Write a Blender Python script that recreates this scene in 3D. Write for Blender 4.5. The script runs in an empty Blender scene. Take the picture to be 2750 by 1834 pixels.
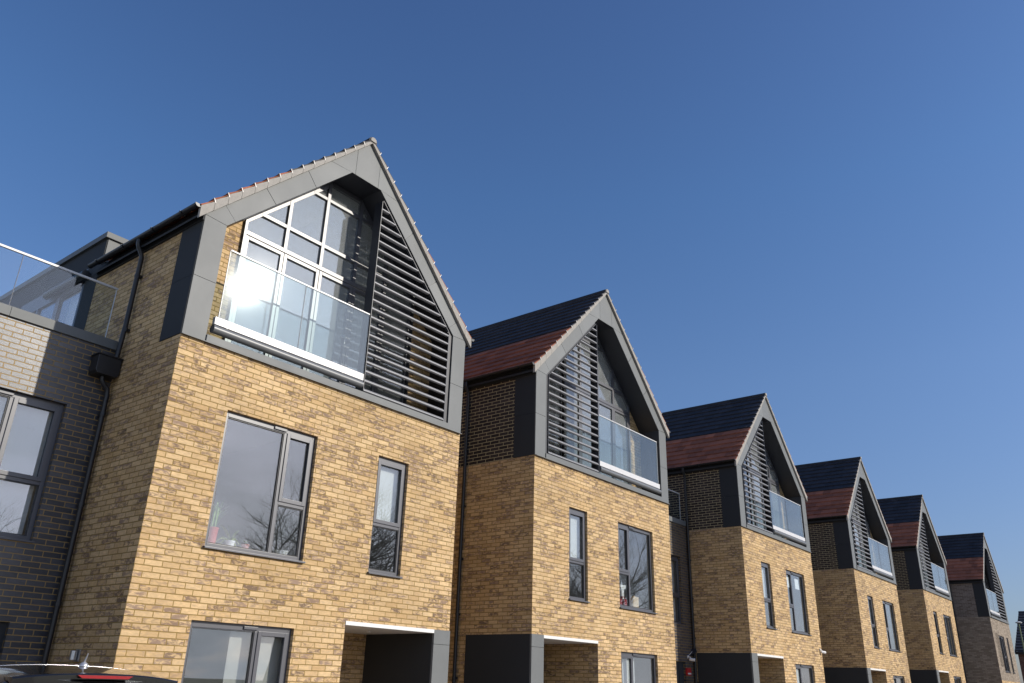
import bpy, bmesh, math, random
from mathutils import Vector, Matrix
random.seed(7)
sc = bpy.context.scene
COL = sc.collection
R = math.radians
W = 5.71            # width of every gabled house

# ------------------------------------------------------------------ helpers
MIRROR = False      # houses with the porch on the right are built mirrored

class MB:
    """collects shapes, builds ONE mesh object"""
    def __init__(self):
        self.v = []; self.f = []; self.m = []
    def add(self, vs, fs, mi=0):
        o = len(self.v); self.v += [tuple(p) for p in vs]
        for f in fs:
            self.f.append([o + i for i in f]); self.m.append(mi)
        return self
    def quad(self, a, b, c, d, mi=0):
        return self.add([a, b, c, d], [(0, 1, 2, 3)], mi)
    def box(self, x0, x1, y0, y1, z0, z1, mi=0):
        vs = [(x, y, z) for x in (x0, x1) for y in (y0, y1) for z in (z0, z1)]
        return self.add(vs, [(0, 1, 3, 2), (4, 6, 7, 5), (0, 4, 5, 1), (2, 3, 7, 6), (0, 2, 6, 4), (1, 5, 7, 3)], mi)
    def prism(self, pts, a0, a1, axis='y', mi=0):
        """closed polygon extruded along an axis; pts are the other two coordinates in order"""
        n = len(pts)
        def mk(p, a):
            if axis == 'y': return (p[0], a, p[1])
            if axis == 'x': return (a, p[0], p[1])
            return (p[0], p[1], a)
        vs = [mk(p, a0) for p in pts] + [mk(p, a1) for p in pts]
        fs = [tuple(range(n)), tuple(range(2 * n - 1, n - 1, -1))]
        fs += [(i, (i + 1) % n, n + (i + 1) % n, n + i) for i in range(n)]
        return self.add(vs, fs, mi)
    def bar(self, p, q, w, h, up=(0, 0, 1), mi=0):
        p = Vector(p); q = Vector(q); d = (q - p).normalized(); s = d.cross(Vector(up)).normalized(); u = s.cross(d)
        vs = []
        for c in (p, q):
            for i, j in ((-1, -1), (1, -1), (1, 1), (-1, 1)):
                vs.append(c + s * (i * w / 2) + u * (j * h / 2))
        return self.add(vs, [(3, 2, 1, 0), (4, 5, 6, 7), (0, 1, 5, 4), (1, 2, 6, 5), (2, 3, 7, 6), (3, 0, 4, 7)], mi)
    def tube(self, pts, r, n=10, mi=0, rs=None, cap=True):
        pts = [Vector(p) for p in pts]; o = len(self.v); prev = None
        for i, p in enumerate(pts):
            d = (pts[min(i + 1, len(pts) - 1)] - pts[max(i - 1, 0)])
            if d.length < 1e-9: d = Vector((0, 0, 1))
            d.normalize()
            if prev is None:
                a = Vector((0, 0, 1)) if abs(d.z) < .9 else Vector((1, 0, 0))
                s = d.cross(a).normalized()
            else:
                s = (prev - d * prev.dot(d)).normalized()
            prev = s; u = d.cross(s); rr = rs[i] if rs else r
            for k in range(n):
                t = 2 * math.pi * k / n
                self.v.append(tuple(p + s * (math.cos(t) * rr) + u * (math.sin(t) * rr)))
        for i in range(len(pts) - 1):
            for k in range(n):
                a = o + i * n + k; b = o + i * n + (k + 1) % n
                self.f.append([a, b, b + n, a + n]); self.m.append(mi)
        if cap:
            self.f.append([o + k for k in range(n - 1, -1, -1)]); self.m.append(mi)
            e = o + (len(pts) - 1) * n
            self.f.append([e + k for k in range(n)]); self.m.append(mi)
        return self
    def lathe(self, prof, c=(0, 0, 0), n=20, mi=0):
        o = len(self.v)
        for r, z in prof:
            for k in range(n):
                t = 2 * math.pi * k / n
                self.v.append((c[0] + r * math.cos(t), c[1] + r * math.sin(t), c[2] + z))
        for i in range(len(prof) - 1):
            for k in range(n):
                a = o + i * n + k; b = o + i * n + (k + 1) % n
                self.f.append([a, b, b + n, a + n]); self.m.append(mi)
        self.f.append([o + k for k in range(n - 1, -1, -1)]); self.m.append(mi)
        e = o + (len(prof) - 1) * n
        self.f.append([e + k for k in range(n)]); self.m.append(mi)
        return self
    def build(self, name, mats, parent=None, mir=None, smooth=False, recalc=True, bevel=0, autosmooth=False):
        mir = MIRROR if mir is None else mir
        vs = [(W - x, y, z) for x, y, z in self.v] if mir else self.v
        fs = [f[::-1] for f in self.f] if mir else self.f
        me = bpy.data.meshes.new(name); me.from_pydata(vs, [], fs)
        if not isinstance(mats, (list, tuple)): mats = [mats]
        for m in mats: me.materials.append(m)
        for p, mi in zip(me.polygons, self.m): p.material_index = mi; p.use_smooth = smooth
        if recalc or bevel:
            bm = bmesh.new(); bm.from_mesh(me)
            if recalc: bmesh.ops.recalc_face_normals(bm, faces=bm.faces)
            if bevel:
                es = [e for e in bm.edges if len(e.link_faces) == 2 and e.calc_face_angle(0) > .6]
                bmesh.ops.bevel(bm, geom=es, offset=bevel, segments=2, profile=.7, affect='EDGES', clamp_overlap=True)
            bm.to_mesh(me); bm.free()
        if autosmooth:
            for p in me.polygons: p.use_smooth = True
            me.set_sharp_from_angle(angle=R(35))
        me.update()
        o = bpy.data.objects.new(name, me); COL.objects.link(o)
        if parent: o.parent = parent
        return o

def tag(o, label, cat=None, group=None, kind=None):
    if label: o['label'] = label
    if cat: o['category'] = cat
    if group: o['group'] = group
    if kind: o['kind'] = kind
    return o
def thing(name, label, cat, loc=(0, 0, 0), rz=0, group=None):
    o = bpy.data.objects.new(name, None); COL.objects.link(o); o.empty_display_size = .3
    o.location = loc; o.rotation_euler = (0, 0, rz)
    return tag(o, label, cat, group)
def copy_tree(o, parent=None):
    c = o.copy(); COL.objects.link(c)
    if parent: c.parent = parent
    for ch in list(o.children): copy_tree(ch, c)
    return c
def drop(o):
    for ch in list(o.children): drop(ch)
    bpy.data.objects.remove(o)

# ------------------------------------------------------------------ materials
def newmat(name):
    m = bpy.data.materials.new(name); m.use_nodes = True
    nt = m.node_tree; nt.nodes.clear()
    return m, nt, (lambda t, **k: mk(nt, t, **k))
def mk(nt, t, **k):
    n = nt.nodes.new(t)
    for a, b in k.items(): setattr(n, a, b)
    return n
def setin(n, **k):
    for a, b in k.items(): n.inputs[a.replace('_', ' ')].default_value = b
    return n
def mathn(nt, op, a, b=None, c=None, clamp=False):
    n = nt.nodes.new('ShaderNodeMath'); n.operation = op; n.use_clamp = clamp
    for i, x in enumerate((a, b, c)):
        if x is None: continue
        if hasattr(x, 'is_linked') or hasattr(x, 'links'): nt.links.new(x, n.inputs[i])
        else: n.inputs[i].default_value = x
    return n.outputs[0]
def mixc(nt, f, a, b, mode='MIX'):
    n = nt.nodes.new('ShaderNodeMix'); n.data_type = 'RGBA'; n.blend_type = mode
    for s, x in ((n.inputs[0], f), (n.inputs[6], a), (n.inputs[7], b)):
        if hasattr(x, 'links'): nt.links.new(x, s)
        elif isinstance(x, (int, float)): s.default_value = x
        else: s.default_value = (*x, 1)
    return n.outputs[2]
def ramp(nt, f, stops, interp='LINEAR'):
    n = nt.nodes.new('ShaderNodeValToRGB'); n.color_ramp.interpolation = interp
    e = n.color_ramp.elements
    while len(e) < len(stops): e.new(.5)
    for el, (p, c) in zip(e, stops):
        el.position = p; el.color = (*c, 1) if not isinstance(c, (int, float)) else (c, c, c, 1)
    nt.links.new(f, n.inputs[0]); return n.outputs[0]
def noise(nt, vec, scale, detail=3, rough=.55, dist=0):
    n = nt.nodes.new('ShaderNodeTexNoise'); setin(n, Scale=scale, Detail=detail, Roughness=rough, Distortion=dist)
    if vec is not None: nt.links.new(vec, n.inputs['Vector'])
    return n.outputs['Fac']

def plain(name, col, rough=.5, metal=0, spec=.5, var=.12, vscale=6, bump=0, bscale=40, coat=0, sheen_var=0, island=0):
    m, nt, N = newmat(name)
    out = N('ShaderNodeOutputMaterial'); b = N('ShaderNodeBsdfPrincipled')
    nt.links.new(b.outputs[0], out.inputs[0])
    tc = N('ShaderNodeTexCoord').outputs['Object']
    f = noise(nt, tc, vscale, 4)
    c = mixc(nt, f, [x * (1 - var) for x in col], [min(1, x * (1 + var)) for x in col])
    if island: c = mixc(nt, 1.0, c, ramp(nt, N('ShaderNodeNewGeometry').outputs['Random Per Island'], [(0, 1 - island), (1, 1 + island)]), 'MULTIPLY')
    nt.links.new(c, b.inputs['Base Color'])
    setin(b, Roughness=rough, Metallic=metal); b.inputs['Specular IOR Level'].default_value = spec
    if coat: b.inputs['Coat Weight'].default_value = coat; b.inputs['Coat Roughness'].default_value = .03
    if sheen_var:
        f2 = noise(nt, tc, vscale * .35, 3, .5, .6)
        nt.links.new(mathn(nt, 'MULTIPLY_ADD', f2, sheen_var, rough - sheen_var / 2), b.inputs['Roughness'])
    if bump:
        bp = N('ShaderNodeBump'); setin(bp, Strength=bump, Distance=.01)
        nt.links.new(noise(nt, tc, bscale, 3), bp.inputs['Height']); nt.links.new(bp.outputs[0], b.inputs['Normal'])
    return m

def brickmat(name, stops, mortar, blotch, blot_amt, rough=.85, spec=.3, mort_w=.005, bumps=.5, vary=.25, bloom=(.40, .30, .22)):
    m, nt, N = newmat(name); L = nt.links.new
    out = N('ShaderNodeOutputMaterial'); b = N('ShaderNodeBsdfPrincipled'); L(b.outputs[0], out.inputs[0])
    tc = N('ShaderNodeTexCoord').outputs['Object']
    sx = N('ShaderNodeSeparateXYZ'); L(tc, sx.inputs[0])
    ge = N('ShaderNodeNewGeometry'); sn = N('ShaderNodeSeparateXYZ'); L(ge.outputs['True Normal'], sn.inputs[0])
    side = mathn(nt, 'GREATER_THAN', mathn(nt, 'ABSOLUTE', sn.outputs[0]), .6)
    rnd = N('ShaderNodeObjectInfo').outputs['Random']
    ru = mathn(nt, 'MULTIPLY', mathn(nt, 'FLOOR', mathn(nt, 'MULTIPLY', rnd, 97.0)), .24)
    rv = mathn(nt, 'MULTIPLY', mathn(nt, 'FLOOR', mathn(nt, 'MULTIPLY', rnd, 41.0)), .15)
    u = mathn(nt, 'ADD', mathn(nt, 'MULTIPLY', sx.outputs[0], mathn(nt, 'SUBTRACT', 1.0, side)),
              mathn(nt, 'MULTIPLY', mathn(nt, 'ADD', sx.outputs[1], 48.12), side))
    u = mathn(nt, 'ADD', u, ru); v = mathn(nt, 'ADD', mathn(nt, 'ADD', sx.outputs[2], rv), .005)
    def cmb(du, dv):
        c = N('ShaderNodeCombineXYZ'); L(mathn(nt, 'ADD', u, du), c.inputs[0]); L(mathn(nt, 'ADD', v, dv), c.inputs[1]); return c.outputs[0]
    def brick(vec, msize):
        k = N('ShaderNodeTexBrick'); k.offset = .5; k.offset_frequency = 2; k.squash = 1
        setin(k, Scale=1.0, Bias=0.0); k.inputs['Mortar Size'].default_value = msize; k.inputs['Mortar Smooth'].default_value = .25
        k.inputs['Brick Width'].default_value = .24; k.inputs['Row Height'].default_value = .075
        k.inputs['Color1'].default_value = (0, 0, 0, 1); k.inputs['Color2'].default_value = (1, 1, 1, 1); k.inputs['Mortar'].default_value = (.5, .5, .5, 1)
        L(vec, k.inputs['Vector']); return k
    # slightly ragged arrises
    base = cmb(.0, .0)
    wob = N('ShaderNodeTexNoise'); setin(wob, Scale=22.0, Detail=2.0); L(base, wob.inputs['Vector'])
    wv = N('ShaderNodeVectorMath'); wv.operation = 'MULTIPLY_ADD'; L(wob.outputs['Color'], wv.inputs[0])
    wv.inputs[1].default_value = (.007, .007, 0); 
    off = N('ShaderNodeVectorMath'); off.operation = 'SUBTRACT'; L(base, off.inputs[0]); off.inputs[1].default_value = (.0035, .0035, 0)
    L(off.outputs[0], wv.inputs[2])
    k1 = brick(wv.outputs[0], mort_w)
    k2 = brick(cmb(228 * .24, 302 * .075), mort_w)
    k3 = brick(cmb(131 * .24, 118 * .075), mort_w)
    r1 = k1.outputs['Color']; r2 = k2.outputs['Color']; r3 = k3.outputs['Color']
    col = ramp(nt, r1, stops)
    # tone inside one brick, and over square metres of wall
    st = N('ShaderNodeMapping'); st.inputs['Scale'].default_value = (.55, 1.5, 1); L(base, st.inputs[0])
    n1 = noise(nt, st.outputs[0], 26, 4, .65)
    col = mixc(nt, 1.0, col, ramp(nt, n1, [(.25, 1 - vary), (.75, 1 + vary)]), 'MULTIPLY')
    nL = noise(nt, base, .8, 4, .55)
    col = mixc(nt, 1.0, col, ramp(nt, nL, [(.3, .84), (.7, 1.1)]), 'MULTIPLY')
    # kiln blotches on part of the bricks, gathered in patches
    pat = noise(nt, base, 1.6, 2)
    thr = mathn(nt, 'SUBTRACT', mathn(nt, 'ADD', mathn(nt, 'MULTIPLY', r2, .55), mathn(nt, 'MULTIPLY', pat, .75)), 1.02 - blot_amt)
    bl = noise(nt, st.outputs[0], 17, 4, .7, .6)
    # broken smears inside a brick: the stronger the brick's own mark, the more of its face is covered
    msk = mathn(nt, 'MULTIPLY', mathn(nt, 'MULTIPLY', thr, 6.0, None, True),
                mathn(nt, 'MULTIPLY', mathn(nt, 'SUBTRACT', mathn(nt, 'ADD', bl, mathn(nt, 'MULTIPLY', thr, .30)), .50), 7.0, None, True))
    col = mixc(nt, mathn(nt, 'MULTIPLY', msk, .85), col, mixc(nt, r3, blotch, [x * 2.2 for x in blotch]))
    # pale lilac bloom on others
    blm = mathn(nt, 'MULTIPLY', mathn(nt, 'GREATER_THAN', r3, .55), mathn(nt, 'MULTIPLY', mathn(nt, 'SUBTRACT', noise(nt, st.outputs[0], 21, 3, .6), .50), 4.0, None, True))
    col = mixc(nt, mathn(nt, 'MULTIPLY', blm, .55), col, bloom)
    mo = mixc(nt, noise(nt, base, 9, 4), [x * .78 for x in mortar], [x * 1.22 for x in mortar])
    col = mixc(nt, k1.outputs['Fac'], col, mo)
    L(col, b.inputs['Base Color'])
    L(mathn(nt, 'ADD', mathn(nt, 'MULTIPLY', k1.outputs['Fac'], .9 - rough), mathn(nt, 'MULTIPLY_ADD', n1, .24, rough - .12)), b.inputs['Roughness'])
    b.inputs['Specular IOR Level'].default_value = spec
    hgt = mathn(nt, 'ADD', mathn(nt, 'MULTIPLY', mathn(nt, 'SUBTRACT', 1.0, k1.outputs['Fac']), .8),
                mathn(nt, 'ADD', mathn(nt, 'MULTIPLY', noise(nt, base, 90, 4, .7), .35), mathn(nt, 'MULTIPLY', r3, .25)))
    bp = N('ShaderNodeBump'); setin(bp, Strength=bumps, Distance=.012); L(hgt, bp.inputs['Height']); L(bp.outputs[0], b.inputs['Normal'])
    return m

def glassmat(name, tint=(.9, .95, .95), f0=.1, dust_haze=.02, rough=.0, bumpk=.02, dust_haze_col=(.6, .62, .62), speck=.5):
    m, nt, N = newmat(name); L = nt.links.new
    out = N('ShaderNodeOutputMaterial')
    tr = N('ShaderNodeBsdfTransparent'); tr.inputs[0].default_value = (*tint, 1)
    gl = N('ShaderNodeBsdfGlossy'); gl.inputs['Roughness'].default_value = rough; gl.inputs[0].default_value = (.95, .97, 1, 1)
    ge = N('ShaderNodeNewGeometry'); dt = N('ShaderNodeVectorMath'); dt.operation = 'DOT_PRODUCT'
    L(ge.outputs['Normal'], dt.inputs[0]); L(ge.outputs['Incoming'], dt.inputs[1])
    ca = mathn(nt, 'SUBTRACT', 1.0, mathn(nt, 'ABSOLUTE', dt.outputs['Value']), None, True)
    fr = mathn(nt, 'MULTIPLY_ADD', mathn(nt, 'POWER', ca, 5.0), 1 - f0, f0)
    tc = N('ShaderNodeTexCoord').outputs['Object']
    # faint waviness so reflections bend as in real double glazing
    bp = N('ShaderNodeBump'); setin(bp, Strength=bumpk, Distance=.02); L(noise(nt, tc, 1.3, 1), bp.inputs['Height']); L(bp.outputs[0], gl.inputs['Normal'])
    g2 = N('ShaderNodeBsdfGlossy'); g2.inputs['Roughness'].default_value = .13; mg = N('ShaderNodeMixShader'); mg.inputs[0].default_value = .0035 if rough > 0 else .0
    L(gl.outputs[0], mg.inputs[1]); L(g2.outputs[0], mg.inputs[2])
    mx = N('ShaderNodeMixShader'); L(fr, mx.inputs[0]); L(tr.outputs[0], mx.inputs[1]); L(mg.outputs[0], mx.inputs[2])
    df = N('ShaderNodeBsdfDiffuse'); df.inputs[0].default_value = (*dust_haze_col, 1)
    spk = mathn(nt, 'MULTIPLY', mathn(nt, 'SUBTRACT', noise(nt, tc, 38, 1, .5), .70), 8.0, None, True)
    pch = mathn(nt, 'MULTIPLY', mathn(nt, 'SUBTRACT', noise(nt, tc, 2.3, 3), .45), 4.0, None, True)
    dm = mathn(nt, 'ADD', mathn(nt, 'MULTIPLY', mathn(nt, 'MULTIPLY', spk, pch), speck), mathn(nt, 'MULTIPLY_ADD', noise(nt, tc, 4, 4), dust_haze, dust_haze * .5), None, True)
    m2 = N('ShaderNodeMixShader'); L(dm, m2.inputs[0]); L(mx.outputs[0], m2.inputs[1]); L(df.outputs[0], m2.inputs[2])
    L(m2.outputs[0], out.inputs[0])
    return m

def tilemat(name, col, var=.3, rough=.6, moss=(.30, .33, .26)):
    m, nt, N = newmat(name); L = nt.links.new
    out = N('ShaderNodeOutputMaterial'); b = N('ShaderNodeBsdfPrincipled'); L(b.outputs[0], out.inputs[0])
    tc = N('ShaderNodeTexCoord').outputs['Object']
    n1 = noise(nt, tc, 4, 4); n2 = noise(nt, tc, 45, 4, .7)
    c = mixc(nt, n1, [x * (1 - var) for x in col], [x * (1 + var) for x in col])
    c = mixc(nt, 1.0, c, ramp(nt, n2, [(.3, .75), (.7, 1.2)]), 'MULTIPLY')
    c = mixc(nt, 1.0, c, ramp(nt, N('ShaderNodeNewGeometry').outputs['Random Per Island'], [(0, .74), (.5, 1.0), (1, 1.26)]), 'MULTIPLY')
    L(c, b.inputs['Base Color']); setin(b, Roughness=rough); b.inputs['Specular IOR Level'].default_value = .35
    bp = N('ShaderNodeBump'); setin(bp, Strength=.35, Distance=.006); L(n2, bp.inputs['Height']); L(bp.outputs[0], b.inputs['Normal'])
    return m

YEL = brickmat('yellow_brick', [(0, (.545, .36, .175)), (.3, (.61, .415, .21)), (.65, (.68, .48, .26)), (1, (.58, .395, .205))], (.31, .205, .065), (.125, .084, .064), .455, mort_w=.0068, vary=.2, bumps=.9)
DRK = brickmat('dark_brick', [(0, (.032, .034, .043)), (.5, (.052, .054, .066)), (1, (.080, .078, .088))], (.34, .225, .085), (.02, .016, .018), .1, rough=.36, spec=.72, vary=.35, bumps=.35, mort_w=.007, bloom=(.06, .06, .07))
BRN = brickmat('brown_brick', [(0, (.024, .019, .017)), (.5, (.040, .031, .027)), (1, (.064, .048, .041))], (.46, .38, .22), (.025, .02, .018), .15, rough=.75, mort_w=.0075, bloom=(.06, .045, .04))
GRY = brickmat('grey_buff_brick', [(0, (.21, .165, .125)), (.5, (.29, .235, .18)), (1, (.36, .30, .235))], (.20, .16, .11), (.13, .10, .08), .16, vary=.18, mort_w=.007, bloom=(.27, .22, .18))
GRD = brickmat('grey_dark_brick', [(0, (.13, .10, .08)), (.5, (.18, .145, .12)), (1, (.23, .19, .16))], (.38, .33, .26), (.07, .055, .05), .2, vary=.2, bloom=(.16, .13, .11))
RED = brickmat('red_brick', [(0, (.12, .045, .03)), (1, (.2, .08, .05))], (.3, .25, .2), (.08, .04, .03), .2, bloom=(.15, .07, .05))
ZINC = plain('grey_cladding', (.155, .162, .160), .52, 0, .32, .12, 2.2, bump=.3, bscale=2.2, sheen_var=.2, island=.10)
CDRK = plain('shaded_dark_cladding', (.038, .040, .042), .7, 0, .2, .08, 2)  # darker copy of the grey cladding for shaded faces; also dark doors and fascias
FRM = plain('anthracite_frame', (.075, .076, .088), .36, 0, .7, .06, 5)
LOUV = plain('louvre_metal', (.25, .25, .26), .45, 0, .5, .06, 5)
DPLT = plain('dark_plate', (.03, .032, .04), .42, 0, .5, .1, 5)
RAIL = plain('aluminium_rail', (.62, .61, .60), .38, 0, .7, .05, 4)
CASS = plain('grey_tube', (.13, .135, .14), .4, 0, .7, .05, 4)
WHT = plain('white_paint', (.76, .75, .72), .5, 0, .5, .04, 5)
BLKP = plain('black_plastic', (.018, .018, .02), .38, 0, .5, .15, 8)
VERGE = plain('verge_mortar', (.36, .335, .30), .85, 0, .3, .2, 14, bump=.4)
CLIP = plain('steel_clip', (.55, .52, .49), .5, .2, .5, .05, 8)
SLATE = tilemat('slate_tile', (.026, .026, .031), rough=.6)
TERRA = tilemat('terracotta_tile', (.31, .108, .058), rough=.8)
PLAST = plain('plaster', (.60, .585, .53), .9, 0, .2, .04, 2)
FLOORI = plain('carpet', (.25, .22, .19), .95, 0, .1, .15, 20)
BLIND = plain('blind_fabric', (.62, .62, .60), .85, 0, .2, .05, 3)
CURT = plain('curtain_fabric', (.40, .385, .35), .9, 0, .2, .15, 7)
GLASS = glassmat('window_glass', (.93, .955, .96), .11, .012, speck=.12)
GLASSB = glassmat('balcony_glass', (.84, .90, .905), .06, .035, rough=.023, bumpk=.003, dust_haze_col=(.62, .70, .72), speck=.12)
GLASSU = glassmat('gable_glass', (.93, .955, .96), .115, .16, rough=.023, bumpk=.003, speck=.3)  # strong diffuse film also paints pale reflected sky and lit room into these panes
GLASST = glassmat('terrace_glass', (.90, .94, .95), .035, .006, speck=.04)
POTR = plain('red_pot', (.45, .06, .04), .4, 0, .5, .1, 10)
POTW = plain('white_pot', (.75, .74, .72), .35, 0, .5, .05, 10)
POTP = plain('pink_pot', (.55, .25, .22), .5, 0, .5, .1, 10)
LEAF = plain('leaf', (.17, .30, .05), .5, 0, .4, .35, 12)
LEAFL = plain('pale_leaf', (.30, .36, .07), .5, 0, .4, .25, 12)
CARD = plain('pale_wood', (.58, .42, .24), .7, 0, .3, .15, 12)
CLOTH = plain('red_cloth', (.33, .03, .04), .9, 0, .2, .3, 18)
PAPER = plain('paper', (.80, .79, .76), .9, 0, .2, .03, 9)
REDP = plain('red_plastic', (.5, .03, .03), .4, 0, .5, .05, 9)
STEEL = plain('brushed_steel', (.52, .53, .54), .3, .8, .5, .06, 12)

# ------------------------------------------------------------------ house builder
ZB = 5.905     # top of the brick front, foot of the gable frame
ZK = 7.79      # kink of the frame, eaves
ZA = 10.733    # apex of the metal frame
SL = (ZA - ZK) / (W / 2)
YG = .55       # plane of the recessed glazing
DEPTH = 9.2
YL = 1.75      # plane of the link walls

def holes_wall(mb, x0, x1, z0, z1, holes, y=0., rev=.075, mi=0, rmi=None):
    rmi = mi if rmi is None else rmi
    xs = sorted({x0, x1, *[h[0] for h in holes], *[h[1] for h in holes]})
    zs = sorted({z0, z1, *[h[2] for h in holes], *[h[3] for h in holes]})
    for i in range(len(xs) - 1):
        for j in range(len(zs) - 1):
            cx = (xs[i] + xs[i + 1]) / 2; cz = (zs[j] + zs[j + 1]) / 2
            if any(h[0] < cx < h[1] and h[2] < cz < h[3] for h in holes): continue
            mb.quad((xs[i], y, zs[j]), (xs[i + 1], y, zs[j]), (xs[i + 1], y, zs[j + 1]), (xs[i], y, zs[j + 1]), mi)
    for a, b, c, d in holes:
        e = y + rev
        mb.quad((a, y, c), (a, y, d), (a, e, d), (a, e, c), rmi)      # faces +x
        mb.quad((b, y, c), (b, e, c), (b, e, d), (b, y, d), rmi)
        mb.quad((a, y, d), (b, y, d), (b, e, d), (a, e, d), rmi)
        mb.quad((a, y, c), (a, e, c), (b, e, c), (b, y, c), rmi)

def make_window(parent, x0, x1, z0, z1, mull=None, trans=None, light_side='L', casement=True, y=0., mir=None, vent=True, glass=None, sill=True):
    """frame, casement, panes, sill and trickle vent of one window; mull is the x of the mullion, trans the z of the transom in the narrow light"""
    glass = glass or GLASS
    t = .058; y0 = y + .055; y1 = y + .125; m = MB()
    m.box(x0, x0 + t, y0, y1, z0, z1); m.box(x1 - t, x1, y0, y1, z0, z1)
    m.box(x0 + t, x1 - t, y0, y1, z1 - t - .02, z1); m.box(x0 + t, x1 - t, y0, y1, z0, z0 + t)
    lights = []; a, b = x0 + t, x1 - t; lo, hi = z0 + t, z1 - t - .02
    if mull is not None:
        m.box(mull - t / 2, mull + t / 2, y0 + .003, y1, lo, hi)
        cols = [(a, mull - t / 2), (mull + t / 2, b)]
    else: cols = [(a, b)]
    tcol = 0 if light_side == 'L' else len(cols) - 1
    for i, (c0, c1) in enumerate(cols):
        if trans is not None and i == tcol:
            m.box(c0, c1, y0 + .003, y1, trans - t / 2, trans + t / 2)
            lights += [(c0, c1, trans + t / 2, hi, True), (c0, c1, lo, trans - t / 2, False)]
        else: lights.append((c0, c1, lo, hi, trans is None and i == tcol and mull is not None))
    fr = m.build('window', FRM, parent, mir=mir, bevel=.004)
    for c0, c1, d0, d1, opens in lights:
        e = .006
        if opens and casement:
            k = .05; q = MB(); ya = y0 - .012; yb = y0 + .045
            q.box(c0 - .008, c0 + k, ya, yb, d0 - .008, d1 + .008); q.box(c1 - k, c1 + .008, ya, yb, d0 - .008, d1 + .008)
            q.box(c0 + k, c1 - k, ya, yb, d1 - k, d1 + .008); q.box(c0 + k, c1 - k, ya, yb, d0 - .008, d0 + k)
            q.build('casement', FRM, fr, mir=mir, bevel=.004); e = k - .004
        p = MB(); p.box(c0 + e - .012, c1 - e + .012, y0 + .03, y0 + .036, d0 + e - .012, d1 - e + .012)
        p.build('pane', glass, fr, mir=mir)
        g = MB()   # black glazing gasket
        w = .007
        for xx0, xx1, zz0, zz1 in ((c0 + e, c0 + e + w, d0 + e, d1 - e), (c1 - e - w, c1 - e, d0 + e, d1 - e), (c0 + e + w, c1 - e - w, d1 - e - w, d1 - e), (c0 + e + w, c1 - e - w, d0 + e, d0 + e + w)):
            g.box(xx0, xx1, y0 + .012, y0 + .029, zz0, zz1)
        g.build('gasket', BLKP, fr, mir=mir)
    if sill:
        s = MB(); s.prism([(y - .045, z0 - .028), (y - .045, z0 - .004), (y + .054, z0 + .012), (y + .054, z0 - .012)], x0 - .02, x1 + .02, 'x')
        s.build('sill', FRM, fr, mir=mir, bevel=.003)
    if vent:
        vx = (mull if mull else (x0 + x1) / 2); v = MB()
        if mull:
            d = .10 if light_side == 'L' else -.10
            v.box(min(vx, vx + 2.2 * d) , max(vx, vx + 2.2 * d), y0 - .022, y0 - .001, z1 - .06, z1 - .022)
            v.build('trickle_vent', FRM, fr, mir=mir, bevel=.004)
    return fr

def inner_line(x):      # underside of the frame: the opening's outline height at x
    return min(7.77 + (x - .355), 9.925, 7.77 + (5.355 - x))

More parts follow.
